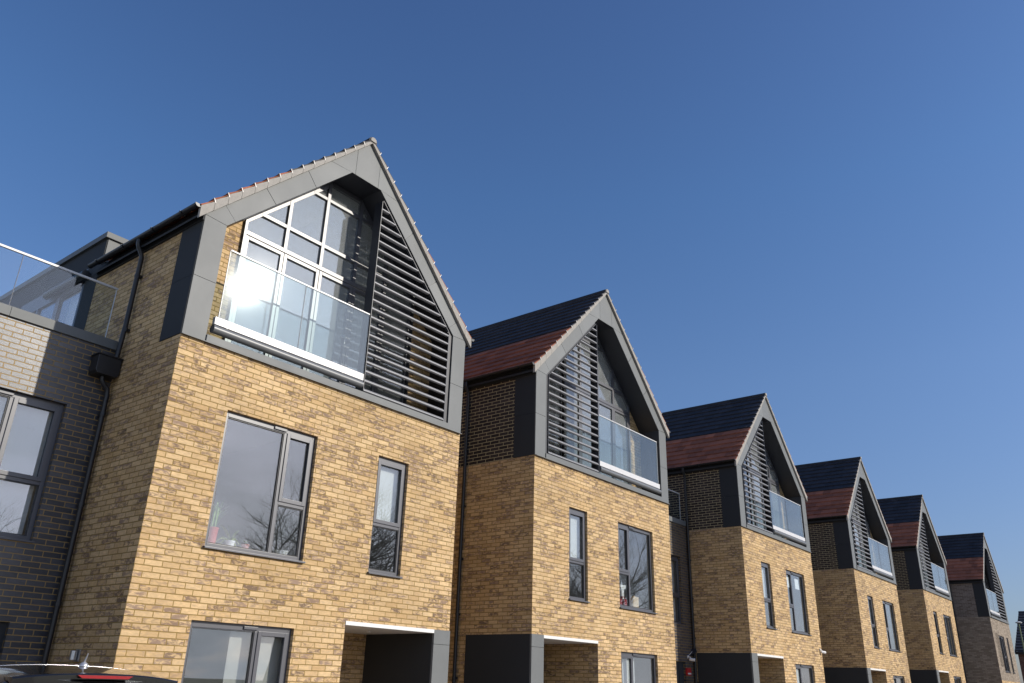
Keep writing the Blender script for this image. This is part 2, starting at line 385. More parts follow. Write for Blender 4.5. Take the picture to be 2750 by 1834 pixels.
def build_house(name, label, B=False, front=YEL, upper=BRN, low=None, plinth=None, hit_miss=False, hopper=False, door_open=True):
    """one gabled house at the origin.  B = mirrored plan (porch on the right)"""
    global MIRROR
    MIRROR = B
    low = low or front
    h = thing(name, label, 'house', group='gabled brick houses in the row')
    bigx = (3.22, 4.82) if not hit_miss else (2.55, 4.12)
    mullx = bigx[0] + .545
    smx = (1.25, 1.945) if not hit_miss else (1.27, 1.83)
    hm = (4.16, 5.06, 3.41, 5.14)
    # ---- brick body
    w = MB(); wins = [(smx[0], smx[1], 3.18, 5.058), (bigx[0], bigx[1], 3.18, 5.058)]
    if hit_miss: wins.append(hm)
    mats = [front] if not plinth else [front, plinth]
    pm = 1 if plinth else 0
    zs = 2.43
    if plinth:
        holes_wall(w, 0, W, 2.72, ZB, wins); holes_wall(w, 0, W, zs, 2.72, [], mi=1)
    else: holes_wall(w, 0, W, zs, ZB, wins)
    holes_wall(w, 2.30, W, -.6, zs, [(3.22, 4.82, .9, 2.262)], mi=pm)
    w.quad((W, 0, -.6), (W, DEPTH, -.6), (W, DEPTH, ZB), (W, 0, ZB))
    w.quad((0, 0, zs), (0, 0, ZB), (0, DEPTH, ZB), (0, DEPTH, zs))
    w.quad((0, 1.65, -.6), (0, 1.65, zs), (0, DEPTH, zs), (0, DEPTH, -.6))
    w.quad((W, DEPTH, -.6), (0, DEPTH, -.6), (0, DEPTH, ZB), (W, DEPTH, ZB))
    w.quad((2.30, 0, -.6), (2.30, 0, zs), (2.30, 1.65, zs), (2.30, 1.65, -.6), pm)      # porch inside
    w.quad((.3, 1.65, -.6), (2.30, 1.65, -.6), (2.30, 1.65, zs), (.3, 1.65, zs), pm)
    w.build('wall', mats, h, recalc=False)
    # ---- attic storey walls
    u = MB()
    for xx, s in ((0, 0), (W, 1)):
        ye = 3.18 if hopper and s == 1 else DEPTH       # a dormer takes over there
        q = [(xx, YG, ZB), (xx, YG, ZK), (xx, ye, ZK), (xx, ye, ZB)]
        if hopper and s == 1:
            u2 = MB(); u2.quad(*q[::-1]); u2.build('side_wall', upper, h, recalc=False)
        else: u.quad(*(q if s == 0 else q[::-1]))
    u.add([(0, DEPTH, ZB), (0, DEPTH, ZK), (W / 2, DEPTH, ZA), (W, DEPTH, ZK), (W, DEPTH, ZB)], [(0, 1, 2, 3, 4)])
    u.build('side_wall', upper, h, recalc=False)
    for a, b in ((.30, .95), (4.76, 5.41)):      # brick strips beside the glazing
        s2 = MB(); s2.add([(a, YG, ZB), (b, YG, ZB), (b, YG, inner_line(b) + .12), (a, YG, inner_line(a) + .12)], [(0, 1, 2, 3)])
        s2.build('brick_reveal', front, h, recalc=False)
    # ---- gable side panels: the front's cladding, with shade put into a darker colour
    for xx, sg in ((0, -1), (W, 1)):
        p = MB(); x0, x1 = sorted((xx, xx + sg * .012))
        p.box(x0, x1, -.002, .55, ZB + .003, 6.808); p.box(x0, x1, -.002, .55, 6.812, ZK - .10)
        p.build('side_panel', CDRK, h)
    # ---- gable frame: separate folded sheets with shadow gaps
    f = MB(); y0, y1 = -.014, -.002; g = .0035
    def cut(t0, t1, left):      # a sheet of the rake between two distances along it
        pts = [(t0[0], t0[1]), (t1[0], t1[1]), (t1[2], t1[3]), (t0[2], t0[3])]
        if not left: pts = [(W - a, b) for a, b in pts]
        f.prism(pts, y0, y1)
    o = lambda x: ZK + SL * x
    i_ = lambda x: 7.77 + (x - .355)
    for left in (True, False):
        fx = (lambda x: x) if left else (lambda x: W - x)
        f.prism([(fx(0), ZB), (fx(.355), ZB), (fx(.355), 6.81 - g), (fx(0), 6.81 - g)], y0, y1)
        f.prism([(fx(0), 6.81 + g), (fx(.355), 6.81 + g), (fx(.355), 7.77 - g), (fx(0), ZK - g)], y0, y1)
        js = [(0, ZK + g, .355, 7.77 + g), (.28, o(.28), .48, i_(.48)), (.90, o(.90), 1.11, i_(1.11)), (1.61, o(1.61), 1.81, i_(1.81)), (2.04, o(2.04), 2.51, 9.925)]
        for k in range(4):
            a, b = js[k], js[k + 1]
            d = g if k else 0
            cut((a[0] + d, o(a[0] + d) if k else a[1], a[2] + d, i_(a[2] + d) if k else a[3]), (b[0] - d, o(b[0] - d), b[2] - d, i_(b[2] - d)), left)
        f.prism([(fx(2.04 + g), o(2.04 + g)), (fx(2.582 - g), o(2.582 - g)), (fx(2.582 - g), 9.925), (fx(2.51 + g), 9.925)], y0, y1)
    f.prism([(2.582 + g, o(2.582 + g)), (W / 2, ZA), (W - 2.582 - g, o(2.582 + g)), (W - 2.582 - g, 9.925), (2.582 + g, 9.925)], y0, y1)
    fr = f.build('gable_frame', ZINC, h)
    bk = MB(); bk.quad  # dark carrier behind the joints
    outl = [(0, ZB), (.355, ZB), (.355, 7.77), (2.51, 9.925), (3.20, 9.925), (5.355, 7.77), (5.355, ZB), (W, ZB), (W, ZK), (W / 2, ZA), (0, ZK)]
    n = len(outl)
    rev = MB()
    inn = [(.355, ZB), (.355, 7.77), (2.51, 9.925), (3.20, 9.925), (5.355, 7.77), (5.355, ZB)]
    oo = [(.004, ZB), (.004, ZK), (W / 2, ZA - .006), (W / 2, ZA - .006), (W - .004, ZK), (W - .004, ZB)]
    for k in range(5):
        rev.quad((*[inn[k][0]], -.002, inn[k][1]), (inn[k + 1][0], -.002, inn[k + 1][1]), (oo[k + 1][0], -.002, oo[k + 1][1]), (oo[k][0], -.002, oo[k][1]))
        rev.quad((inn[k][0], -.002, inn[k][1]), (inn[k][0], YG + .02, inn[k][1]), (inn[k + 1][0], YG + .02, inn[k + 1][1]), (inn[k + 1][0], -.002, inn[k + 1][1]))
    rev.build('recess_lining', DPLT, fr, recalc=False)
    # ---- ledge below the opening
    l = MB(); l.box(.36, 5.35, -.035, YG, ZB + .006, 6.012); l.build('ledge', ZINC, h, bevel=.004)
    l = MB(); l.prism([(-.05, ZB - .012), (-.05, ZB + .0), (-.002, ZB + .004), (-.002, ZB - .004)], .0, W, 'x'); l.build('drip_flashing', DPLT if hit_miss else ZINC, h)
    # ---- glazed screen
    gl = MB(); gy0, gy1 = YG - .05, YG + .03; t = .066
    cols = [.945, 1.735, 2.475, 3.235, 3.975, 4.765]
    head = lambda x: inner_line(x) - .005
    def vbar(xc, wd, z0, ztop): gl.prism([(xc - wd / 2, z0), (xc + wd / 2, z0), (xc + wd / 2, min(ztop, head(xc + wd / 2))), (xc - wd / 2, min(ztop, head(xc - wd / 2)))], gy0, gy1)
    vbar(cols[0] + .025, .05, 6.05, 20); vbar(cols[5] - .025, .05, 6.05, 20)
    for c in cols[1:5]: vbar(c, t, 8.19, 20)
    def hbar(z, hgt, x0=None, x1=None):
        a = max(cols[0] + .05, .355 + (z - 7.77) + .03); b = W - a
        xs = [a] + [c for c in cols[1:5] if a < c < b] + [b]
        for p, q in zip(xs[:-1], xs[1:]):
            p2 = p + (t / 2 if p != a else 0); q2 = q - (t / 2 if q != b else 0)
            gl.box(p2, q2, gy0 + .004, gy1 - .004, z - hgt / 2, z + hgt / 2)
    hbar(8.60, t); hbar(9.53, .058)
    gl.box(cols[0] + .05, cols[5] - .05, gy0, gy1, 8.115, 8.19)
    # sloping head
    for left in (True, False):
        fx = (lambda x: x) if left else (lambda x: W - x)
        pts = [(cols[0], head(cols[0])), (2.51, 9.92), (2.535, 9.85), (cols[0] + .05, head(cols[0] + .05) - .075)]
        gl.prism([(fx(a), b) for a, b in pts], gy0 + .006, gy1 - .006)
    gl.box(2.535, W - 2.535, gy0 + .006, gy1 - .006, 9.85, 9.92)
    gs = gl.build('glazed_screen', FRM, h, bevel=.003)
    for k in range(5):
        a, b = cols[k], cols[k + 1]
        a += .05 if k == 0 else t / 2; b -= .05 if k == 4 else t / 2
        for z0, z1 in ((8.19, 8.567), (8.633, 9.501), (9.559, 9.85)):
            q0, q1 = max(a, .355 + (z0 - 7.77) + .07), min(b, 5.355 - (z0 - 7.77) - .07)
            if q1 - q0 < .06: continue
            pts = [(q0, z0), (q1, z0)]
            ta, tb = inner_line(q1) - .08, inner_line(q0) - .08
            pts.append((q1, min(z1, ta)))
            if tb < z1 or ta < z1:
                xk = .355 + (z1 + .08 - 7.77)
                if q0 < xk < q1 and tb < z1: pts.append((xk, z1))
                xk = 5.355 - (z1 + .08 - 7.77)
                if q0 < xk < q1 and ta < z1: pts.insert(3, (xk, z1))
            pts.append((q0, min(z1, tb)))
            pts = [p for i, p in enumerate(pts) if i == 0 or abs(p[0] - pts[i - 1][0]) + abs(p[1] - pts[i - 1][1]) > 1e-4]
            if len(pts) < 3: continue
            pn = MB(); pn.prism(pts, YG - .012, YG - .006); pn.build('pane', GLASSU, gs)
        # door leaf
        lf = MB(); c = .062; a, b = cols[k] + (.05 if k == 0 else .004), cols[k + 1] - (.05 if k == 4 else .004)
        ya, yb = gy0 + .006, gy1
        z0, z1 = 6.05, 8.105
        lf.box(a, a + c, ya, yb, z0, z1); lf.box(b - c, b, ya, yb, z0, z1); lf.box(a + c, b - c, ya, yb, z1 - c, z1); lf.box(a + c, b - c, ya, yb, z0, z0 + .10)
        lf.build('door_leaf', FRM, gs, bevel=.004)
        pn = MB(); pn.box(a + c - .01, b - c + .01, YG - .012, YG - .006, z0 + .09, z1 - c + .01); p = pn.build('door_pane', GLASSU, gs)
        p['leaf'] = k
    hd = MB(); hd.box(2.56, 2.575, gy0 - .05, gy0 - .035, 6.95, 7.12); hd.box(2.555, 2.58, gy0 - .035, gy0 + .006, 7.08, 7.12); hd.build('door_handle', STEEL, gs)
    # ---- louvre screen
    ls = MB()
    ls.box(2.424, 2.436, -.012, .19, 6.05, 9.725)
    ls.box(.462, .472, -.01, .012, 6.05, 7.80)
    ls.bar((.475, .0, 7.815), (2.40, 0, 9.74), .012, .02, up=(0, 1, 0))
    ls.box(.357, .4615, .016, .03, 6.03, 7.78)
    ls.prism([(.358, 7.781), (.4615, 7.781), (2.39, 9.71), (2.39, 9.803)], .016, .03)
    ls.box(1.27, 1.31, .17, .21, 6.02, inner_line(1.29) - .02)
    lv = ls.build('louvre_screen', DPLT, h)
    NB = 22
    for k in range(NB):
        z = 6.085 + .1672 * k
        x0 = max(.474, .355 + (z - 7.77) + .055); x1 = 2.423
        ch, th, tl = .172, .060, R(25)
        prof = []
        for i in range(14):
            a = 2 * math.pi * i / 14
            yy = math.copysign(abs(math.cos(a)) ** .75, math.cos(a)) * ch / 2; zz = math.sin(a) * th / 2 * (1 - .55 * max(0, math.cos(a)))
            prof.append((yy * math.cos(tl) - zz * math.sin(tl) + .068, yy * math.sin(tl) + zz * math.cos(tl)))
        if k == 0:
            b = MB(); b.prism([(p[0], p[1]) for p in prof], x0, x1, 'x')
            b.v = [(x, y, zz + z) for x, y, zz in b.v]
        b = MB(); b.prism([(p[0], p[1] + z) for p in prof], x0, x1, 'x'); b.build('louvre_blade', LOUV, lv, autosmooth=True)
    # ---- glass balustrade with its channel
    bal = MB(); bal.box(2.462, 5.268, -.022, .045, 6.205, 6.322); br = bal.build('balustrade', RAIL, h, bevel=.004)
    tb = MB(); tb.tube([(2.47, .005, 6.135), (5.275, .005, 6.135)], .062, 16); tb.build('blind_cassette', CASS, br, autosmooth=True)
    tr = MB(); tr.box(2.46, 5.21, -.014, .014, 7.412, 7.432); tr.build('top_cap', RAIL, br)
    for a, b, mt in ((3.814, 3.822, DPLT), (5.2105, 5.217, RAIL)):
        e = MB(); e.box(a, b, -.009, .009, 6.33, 7.411); e.build('glass_edge', mt, br)
    for a, b in ((2.462, 3.812), (3.824, 5.21)):
        pn = MB(); pn.box(a, b, -.008, .008, 6.32, 7.411); p = pn.build('glass_pane', GLASSB, br)
        p['leaf'] = int(a > 3)
    cl = MB()
    for xx in (2.9, 3.45, 4.0, 4.55, 5.05): cl.box(xx, xx + .03, -.024, .02, 6.194, 6.204)
    cl.build('fixing', BLKP, br)
    # ---- porch
    po = MB(); po.box(-.010, .378, -.012, .030, -.6, 2.20); po.box(-.010, .378, -.012, .030, 2.206, 2.428)
    pr = po.build('porch', ZINC, h)
    pp = MB(); pp.box(-.009, .377, .031, 1.648, -.6, 2.427); pp.build('pier_cladding', CDRK, pr)  # shaded faces of the clad pier, given the darker cladding tone
    so = MB(); so.box(.379, 2.299, -.012, 1.648, 2.372, 2.428); so.build('soffit', WHT, pr, bevel=.003)
    dr = MB(); dr.box(1.2, 2.15, 1.60, 1.645, .12, 2.2); d = dr.build('door', CDRK, pr, bevel=.004)
    li = MB(); li.lathe([(.045, 0), (.045, .012), (.035, .02)], (1.1, .8, 2.352), 14); li.build('ceiling_lamp', WHT, pr)
    # ---- windows
    w1 = make_window(h, smx[0], smx[1], 3.18, 5.058, None, 3.95, vent=False)
    w2 = make_window(h, bigx[0], bigx[1], 3.18, 5.058, mullx, 3.95)
    w3 = make_window(h, 3.22, 4.82, .9, 2.262, 3.79, None)
    # blinds, curtains
    bl = MB(); bl.box(smx[0] + .05, smx[1] - .05, .16, .165, 3.98, 4.98); bl.build('blind', BLIND, h)
    bl = MB(); bl.box(3.26, 4.1, .2, .205, .92, 2.22); bl.build('blind', BLIND if not B else CURT, h)
    # ---- rooms behind the glass
    rm = MB()
    def room(x0, x1, y0, y1, z0, z1):
        rm.quad((x0, y0, z0), (x0, y1, z0), (x0, y1, z1), (x0, y0, z1)); rm.quad((x1, y0, z0), (x1, y0, z1), (x1, y1, z1), (x1, y1, z0))
        rm.quad((x0, y1, z0), (x1, y1, z0), (x1, y1, z1), (x0, y1, z1)); rm.quad((x0, y0, z1), (x0, y1, z1), (x1, y1, z1), (x1, y0, z1)); rm.quad((x0, y0, z0), (x1, y0, z0), (x1, y1, z0), (x0, y1, z0), 1)
    room(2.45, W - .12, .13, 4, 3.0, 5.5); room(.12, 2.4, .13, 3, 3.0, 5.5); room(2.45, W - .12, .13, 4.5, .15, 2.6)
    pent = [(.2, 6.05), (.2, 7.8), (2.5, 9.95), (3.21, 9.95), (5.51, 7.8), (5.51, 6.05)]
    for k in range(6):
        a, b = pent[k], pent[(k + 1) % 6]
        rm.quad((a[0], YG + .04, a[1]), (a[0], 4.6, a[1]), (b[0], 4.6, b[1]), (b[0], YG + .04, b[1]), 1 if k == 5 else 0)
    rm.add([(p[0], 4.6, p[1]) for p in pent], [tuple(range(6))])
    rm.box(1.9, 2.0, YG + .3, 2.2, 6.06, 9.4)
    rm.build('room', [PLAST, FLOORI], h, recalc=False)
    # ---- roof
    NC = 15; dx = (W / 2 + .13) / NC
    tb = lambda x: ZK + .165 + .995 * x
    deck = MB(); dz = .06
    deck.prism([(-.10, ZK - .10 + dz), (W / 2, ZA + dz), (W + .10, ZK - .10 + dz), (W + .10, ZK - .14 + dz), (W / 2, ZA - .03 + dz), (-.10, ZK - .14 + dz)], -.03, 3.17 if hopper else DEPTH + .05)
    if hopper:
        xk = W - .9; deck.prism([(-.10, ZK - .10 + dz), (W / 2, ZA + dz), (xk, ZK + SL * .9 + dz), (xk, ZK + SL * .9 - .04 + dz), (W / 2, ZA - .04 + dz), (-.10, ZK - .14 + dz)], 3.171, DEPTH + .05)
    roof = deck.build('roof', CDRK, h)
    tl = MB(); tw = .30; rnd = random.Random(3)
    for left in (True, False):
        fx = (lambda x: x) if left else (lambda x: W - x)
        for k in range(NC):
            mi = 0 if k < 7 else 1
            xa, xb = -.13 + dx * k, -.13 + dx * (k + 1) + .02
            base = tb
            y = -.062; off = (k % 2) * tw / 2
            edges = [-.062]; e = -.062 + tw - off
            while e < DEPTH + .03: edges.append(e); e += tw
            edges.append(DEPTH + .06)
            for a, b in zip(edges[:-1], edges[1:]):
                if b - a < .02 or (hopper and not left and b > 3.17 and xa < .75): continue
                j = rnd.uniform(-.004, .005); a2 = a + (.0025 if a > 0 else 0); b2 = b - .0025
                lo = [(fx(xa), a2, base(xa) + .012), (fx(xa), b2, base(xa) + .012)]
                top = [(fx(xa - .016), a2, base(xa) + .046 + j), (fx(xa - .016), b2, base(xa) + .046 + j)]
                up = [(fx(min(xb, W / 2)), a2, base(min(xb, W / 2)) + .012 + j * .3), (fx(min(xb, W / 2)), b2, base(min(xb, W / 2)) + .012 + j * .3)]
                n0 = len(tl.v)
                tl.add([lo[0], lo[1], top[1], top[0], up[1], up[0]], [(0, 1, 2, 3), (3, 2, 4, 5), (0, 3, 5), (1, 4, 2)], mi)
    tl.build('roof_tiles', [TERRA, SLATE], roof)
    for left in (True, False):
        fx = (lambda x: x) if left else (lambda x: W - x)
        v = MB()
        for k in range(NC):
            xa, xb = -.12 + dx * k, -.12 + dx * (k + 1)
            b0 = lambda x: ZK + SL * x
            v.prism([(fx(xa + .004), b0(xa) + .004), (fx(xb - .002), b0(xb) + .002), (fx(xb), tb(xb) - .004), (fx(xa), tb(xa) + .026)], -.066, -.012)
        vg = v.build('verge', VERGE, roof, bevel=.004)
        for k in range(NC):
            xa = -.12 + dx * (k + .92)
            c = MB(); c.bar((fx(xa + .022), -.069, tb(xa) - .01), (fx(xa - .010), -.069, tb(xa) + .053), .011, .006, up=(0, 1, 0))
            c.bar((fx(xa - .010), -.072, tb(xa) + .053), (fx(xa - .010), -.02, tb(xa) + .053), .011, .006)
            c.build('verge_clip', CLIP, roof)
    rd = MB(); yy = -.07
    zr = ZA + .078
    seg = .45
    while yy < DEPTH:
        y2 = min(yy + seg, DEPTH + .06)
        prof = [(W / 2 + math.cos(R(a)) * .095, zr - .035 + math.sin(R(a)) * .082) for a in range(-25, 206, 23)]
        rd.prism(prof, yy + .003, y2)
        yy += seg
    rd.build('ridge_tiles', SLATE, roof)
    cp = MB(); prof = [(W / 2 + math.cos(R(a)) * .066, zr - .02 + math.sin(R(a)) * .060) for a in range(-30, 211, 24)]
    cp.prism(prof, -.084, -.064); cp.build('ridge_cap', VERGE, roof)
    # ---- eaves: fascia, gutter, downpipe
    for left in (True, False):
        fx = (lambda x: x) if left else (lambda x: W - x)
        yend = DEPTH
        if hopper and not left: yend = 3.165      # world-left of the mirrored house: the dormer starts there
        fa = MB(); a, b = sorted((fx(-.03), fx(0))); fa.box(a, b, -.016, yend, ZK - .10, ZK + .11); fs = fa.build('fascia', CDRK, h)
        gt = MB(); n = 10; r = .048; cx = -.158; cz = ZK + .085
        ring = [(math.cos(math.pi + math.pi * i / n), math.sin(math.pi + math.pi * i / n)) for i in range(n + 1)]
        pts = [(fx(cx + p[0] * r), cz + p[1] * r) for p in ring] + [(fx(cx + p[0] * (r - .005)), cz + p[1] * (r - .005)) for p in ring[::-1]]
        gt.prism(pts, -.05, yend)
        pts = [(fx(cx + p[0] * (r + .004)), cz + p[1] * (r + .004)) for p in ring]
        gt.prism(pts, -.062, -.050); gt.prism(pts, yend, yend + .012)
        gu = gt.build('gutter', BLKP, fs)
        for yb in (.35, 1.15, 2.05, 2.9, 3.8, 4.9, 6, 7.1, 8.2):
            if yb > yend - .1: continue
            k = MB(); pts2 = [(fx(cx + p[0] * (r + .005)), cz + p[1] * (r + .005)) for p in ring] + [(fx(cx + p[0] * (r + .012)), cz + p[1] * (r + .012)) for p in ring[::-1]]
            k.prism(pts2, yb - .02, yb + .02); k.build('gutter_bracket', BLKP, fs)
    MIRROR_keep = MIRROR
    MIRROR = False
    dp = MB(); r = .036
    yp = 1.68 if not hopper else 1.56
    zc = ZK + .03
    pts = [(-.165, yp, zc), (-.165, yp, zc - .07), (-.15, yp, zc - .12), (-.085, yp, zc - .22), (-.068, yp, zc - .29)]
    if hopper: pts += [(-.07, 1.56, 6.4), (-.09, 1.57, 5.84)]
    else: pts += [(-.062, 1.69, 5), (-.062, 1.69, -.4)]
    dp.tube(pts, r, 12)
    pipe = dp.build('downpipe', BLKP, h, autosmooth=True)
    for zz in ((7.2, 6.3) if hopper else (7.2, 6.2, 5.0, 3.9, 2.8, 1.6)):
        k = MB(); k.lathe([(r + .007, 0), (r + .007, .05)], (-.066, yp + .003, zz), 12); k.box(-.03, -.002, yp - .03, yp + .03, zz + .005, zz + .045); k.build('pipe_clip', BLKP, pipe)
    if hopper:
        hp = MB(); hp.prism([(-.36, 5.60), (-.33, 5.56), (-.05, 5.56), (-.02, 5.60), (-.02, 5.84), (-.36, 5.84)], 1.52, YL - .004); hp.box(-.375, -.006, 1.505, YL - .004, 5.84, 5.862)
        hp.build('hopper', BLKP, pipe, bevel=.01)
        d2 = MB(); d2.tube([(-.19, 1.64, 5.57), (-.19, 1.64, 5.50), (-.14, 1.64, 5.44), (-.085, 1.64, 5.40), (-.07, 1.64, 5.30), (-.07, 1.64, -.4)], r, 12); d2.build('lower_downpipe', BLKP, pipe, autosmooth=True)
        for zz in (5.0, 3.7, 2.4):
            k = MB(); k.lathe([(r + .007, 0), (r + .007, .05)], (-.07, 1.64, zz), 12); k.box(-.09, -.05, 1.67, YL - .004, zz + .005, zz + .045); k.build('pipe_clip', BLKP, pipe)
    MIRROR = MIRROR_keep
    if hit_miss:
        lt = MB(); a, b, c, d = hm; row = 0; z = c
        lt.box(a - .05, b + .05, .19, .21, c - .05, d + .05, 1)
        while z < d - .02:
            x = a - (.0 if row % 2 == 0 else .12)
            while x < b:
                p, q = max(x, a), min(x + .145, b)
                if q - p > .012: lt.box(p, q, .0, .095, z + .002, min(z + .073, d))
                x += .24
            z += .075; row += 1
        lt.build('perforated_panel', [front, DPLT], h)
    MIRROR = False
    return h

# ------------------------------------------------------------------ the row
OX = [0, 7.897, 17.841, 27.517, 37.367, 47.331]
OY = [0, -.102, -.211, -.418, -.527, -1.435]
OZ = [0, .087, .19, .117, .335, -.154]

h1 = build_house('gabled_house', 'nearest yellow brick gabled house, sun flaring in its balcony glass, potted plants behind its window', B=True, front=YEL, upper=YEL, hopper=True)
h2 = build_house('gabled_house', 'second yellow brick gabled house, red bag and wooden block behind its window', B=False, front=YEL, upper=BRN)
h2.location = (OX[1], OY[1], OZ[1])
lab = {2: 'third yellow brick gabled house, two white papers stuck inside its window', 3: 'fourth yellow brick gabled house from the left, two before the grey-buff end house',
       4: 'fifth yellow brick gabled house, the one next to the grey-buff end house'}
hs = [h1, h2]
for i in (2, 3, 4):
    c = copy_tree(h2); c.location = (OX[i], OY[i], OZ[i]); c['label'] = lab[i]; hs.append(c)
    bs = [p for p in c.children if p.name.startswith('blind')]
    if i == 3: bs[0].scale.z = .6; bs[0].location.z = 1.99
    if i == 4: drop(bs[0])
    if i != 2:
        m = MB(); n = 26; a, b = (3.80, 4.34) if i == 3 else (4.2, 4.76)
        top = [(a + (b - a) * k / n, .24 + .018 * math.sin(k * 1.7)) for k in range(n + 1)]
        for k in range(n): m.quad((*top[k], 3.2), (*top[k + 1], 3.2), (*top[k + 1], 5.0), (*top[k], 5.0))
        m.build('curtain', BLIND if i == 4 else CURT, c, mir=False, recalc=False, smooth=True)
h6 = build_house('gabled_house', 'grey-buff brick gabled end house with a perforated brick panel beside its window', B=True, front=GRY, upper=GRD, plinth=YEL, hit_miss=True)
h6.location = (OX[5], OY[5], OZ[5]); hs.append(h6)

for part in h2.children:      # its pipe stands deeper in the corner
    if part.name.startswith('downpipe'): part.location.y = .17
# two of the first house's balcony panes, turned slightly to place the sun glint
for part in h1.children:
    for s in part.children:
        if s.name.split('.')[0] in ('door_pane', 'glass_pane') and s.get('leaf') in (4, 1):
            me = s.data; c = sum((v.co for v in me.vertices), Vector()) / len(me.vertices)
            Rm = Matrix.Rotation(R(-.9), 4, 'Z')
            for v in me.vertices: v.co = Rm @ (v.co - c) + c
for o in bpy.data.objects:
    if 'leaf' in o: del o['leaf']

# dormer of the first house (part of it: same roof)
yd = 3.17
dm = MB(); dm.box(.0, 2.2, yd, 9.15, 8.03, 8.47); dm.box(.0, 2.0, yd, 3.64, 6.06, 8.03); dm.box(0.0, 2.0, 6.3, 9.15, 6.06, 8.03)
dmo = dm.build('dormer', CDRK, h1)
e = MB(); e.box(-.045, 2.3, yd - .05, 9.2, 8.47, 8.575); e.build('dormer_fascia', ZINC, dmo, bevel=.006)
e = MB(); e.box(.02, 2.2, yd - .011, yd, 8.04, 8.468); e.build('cheek', ZINC, dmo)
e = MB(); e.tube([(-.07, 3.5, 7.86), (-.07, 5.0, 7.86)], .07, 14); e.build('blind_cassette', BLKP, dmo, autosmooth=True)
e = MB()
for a, b in ((3.64, 3.71), (4.53, 4.60), (4.61, 4.68), (5.42, 5.49), (6.23, 6.30)): e.box(.0, .07, a, b, 6.19, 7.74)
e.box(.0, .07, 3.71, 6.23, 7.74, 7.81); e.box(0, .07, 3.71, 6.23, 6.12, 6.19); e.box(.0, .06, 3.64, 6.3, 7.81, 8.03)
td = e.build('terrace_door', FRM, dmo)
for a, b in ((3.71, 4.53), (4.68, 5.42), (5.49, 6.23)):
    p = MB(); p.box(.03, .036, a - .01, b + .01, 6.18, 7.75); p.build('pane', GLASS, td)
e = MB(); e.tube([(-.05, 4.64, 6.75), (-.05, 4.64, 7.15)], .014, 10); e.box(-.05, 0, 4.63, 4.65, 6.79, 6.81); e.box(-.05, 0, 4.63, 4.65, 7.09, 7.11); e.build('door_handle', STEEL, td)
e = MB(); e.quad((2.2, 3.3, 6.07), (2.2, 9, 6.07), (2.2, 9, 8.02), (2.2, 3.3, 8.02)); e.build('dormer_room', PLAST, dmo, recalc=False)

# ------------------------------------------------------------------ flat-roofed links
def link(x1, y, z, wd, label, front_window=True, garage=True):
    """x1 = its right end (world x of the next house's left wall)"""
    t = thing('link_building', label, 'building', (x1, y, z), group='flat-roofed brick links between the houses')
    YL = 1.75 if wd > 3 else 2.35
    w = MB(); holes = []
    if front_window: holes.append((-1.86, -.53, 3.18, 5.065))
    if garage: holes.append((-2.9, -.55, -.6, 2.17))
    holes_wall(w, -wd, -.001, -.6, 6.035, holes, YL, .09)
    w.quad((-wd, 9, -.6), (-wd, 9, 6.035), (-.001, 9, 6.035), (-.001, 9, -.6))
    w.quad((-wd, YL, -.6), (-wd, YL, 6.035), (-wd, 9, 6.035), (-wd, 9, -.6)); w.quad((-.001, YL, -.6), (-.001, 9, -.6), (-.001, 9, 6.035), (-.001, YL, 6.035))
    w.build('wall', DRK, t, recalc=False)
    c = MB(); xs = [-wd, -wd + 1.1]
    a = -wd
    for b in (-3.05, -1.55, -.003):
        if b <= a: continue
        c.box(a + .002, b - .002, YL - .035, YL + .35, 6.036, 6.178); a = b
    c.build('coping', ZINC, t, bevel=.004)
    d = MB(); d.box(-wd, -.001, YL + .36, 9, 5.95, 6.06); d.build('terrace_deck', FLOORI, t)
    if front_window:
        make_window(t, -1.86, -.53, 3.18, 5.065, -1.20, 3.94, light_side='R', y=YL + .02, mir=False)
        b = MB(); b.box(-1.80, -.60, YL + .20, YL + .205, 3.2, 5.0); b.build('blind', BLIND, t)  # pale sheet added to lighten the panes, in place of reflected sky
        b = MB(); b.box(-2.2, -.2, YL + .22, YL + 3, 2.9, 5.5); b.f.pop(2); b.m.pop(2); b.build('room', PLAST, t, recalc=False)
    if garage:
        g = MB(); g.box(-2.9, -.55, YL + .06, YL + .10, -.6, 2.17)
        for k in range(8): g.box(-2.88 + k * .29, -2.62 + k * .29, YL + .045, YL + .06, -.5, 2.1)
        g.build('garage_door', CDRK, t)
    bl = MB(); bl.box(-wd, -.205, YL + .07, YL + .11, 6.178, 6.20); ba = bl.build('balustrade', DPLT, t)
    a = -wd
    for b in (-3.05, -1.556, -.205):
        if b <= a + .2: continue
        p = MB(); p.box(a + .004, b - .004, YL + .082, YL + .095, 6.19, 7.018); p.build('glass_pane', GLASST, ba); a = b
    e = MB(); e.box(-.2045, -.198, YL + .080, YL + .097, 6.19, 7.012); e.build('glass_edge', RAIL, ba)
    if wd > 3: e = MB(); e.box(-1.5595, -1.5525, YL + .081, YL + .096, 6.19, 7.012); e.build('glass_joint', DPLT, ba)
    r = MB(); r.box(-wd, -.19, YL + .072, YL + .105, 7.012, 7.042); r.build('handrail', RAIL, ba)
    return t
link(0, 0, 0, 7.5, 'dark blue brick link at the left edge, glass balustrade on its flat roof')
link(OX[1], OY[1], OZ[1], OX[1] - W - .002, 'narrow flat-roofed dark brick link hidden in the gap behind the nearest house', False, False)
link(OX[2], OY[2], OZ[2], OX[2] - OX[1] - W - .002, 'dark brick link with a camera and red alarm box between second and third houses')
link(OX[3], OY[3], OZ[3], OX[3] - OX[2] - W - .002, 'dark brick flat-roofed link between the third and fourth gabled houses')
link(OX[4], OY[4], OZ[4], OX[4] - OX[3] - W - .002, 'dark brick flat-roofed link between the fourth and fifth gabled houses')
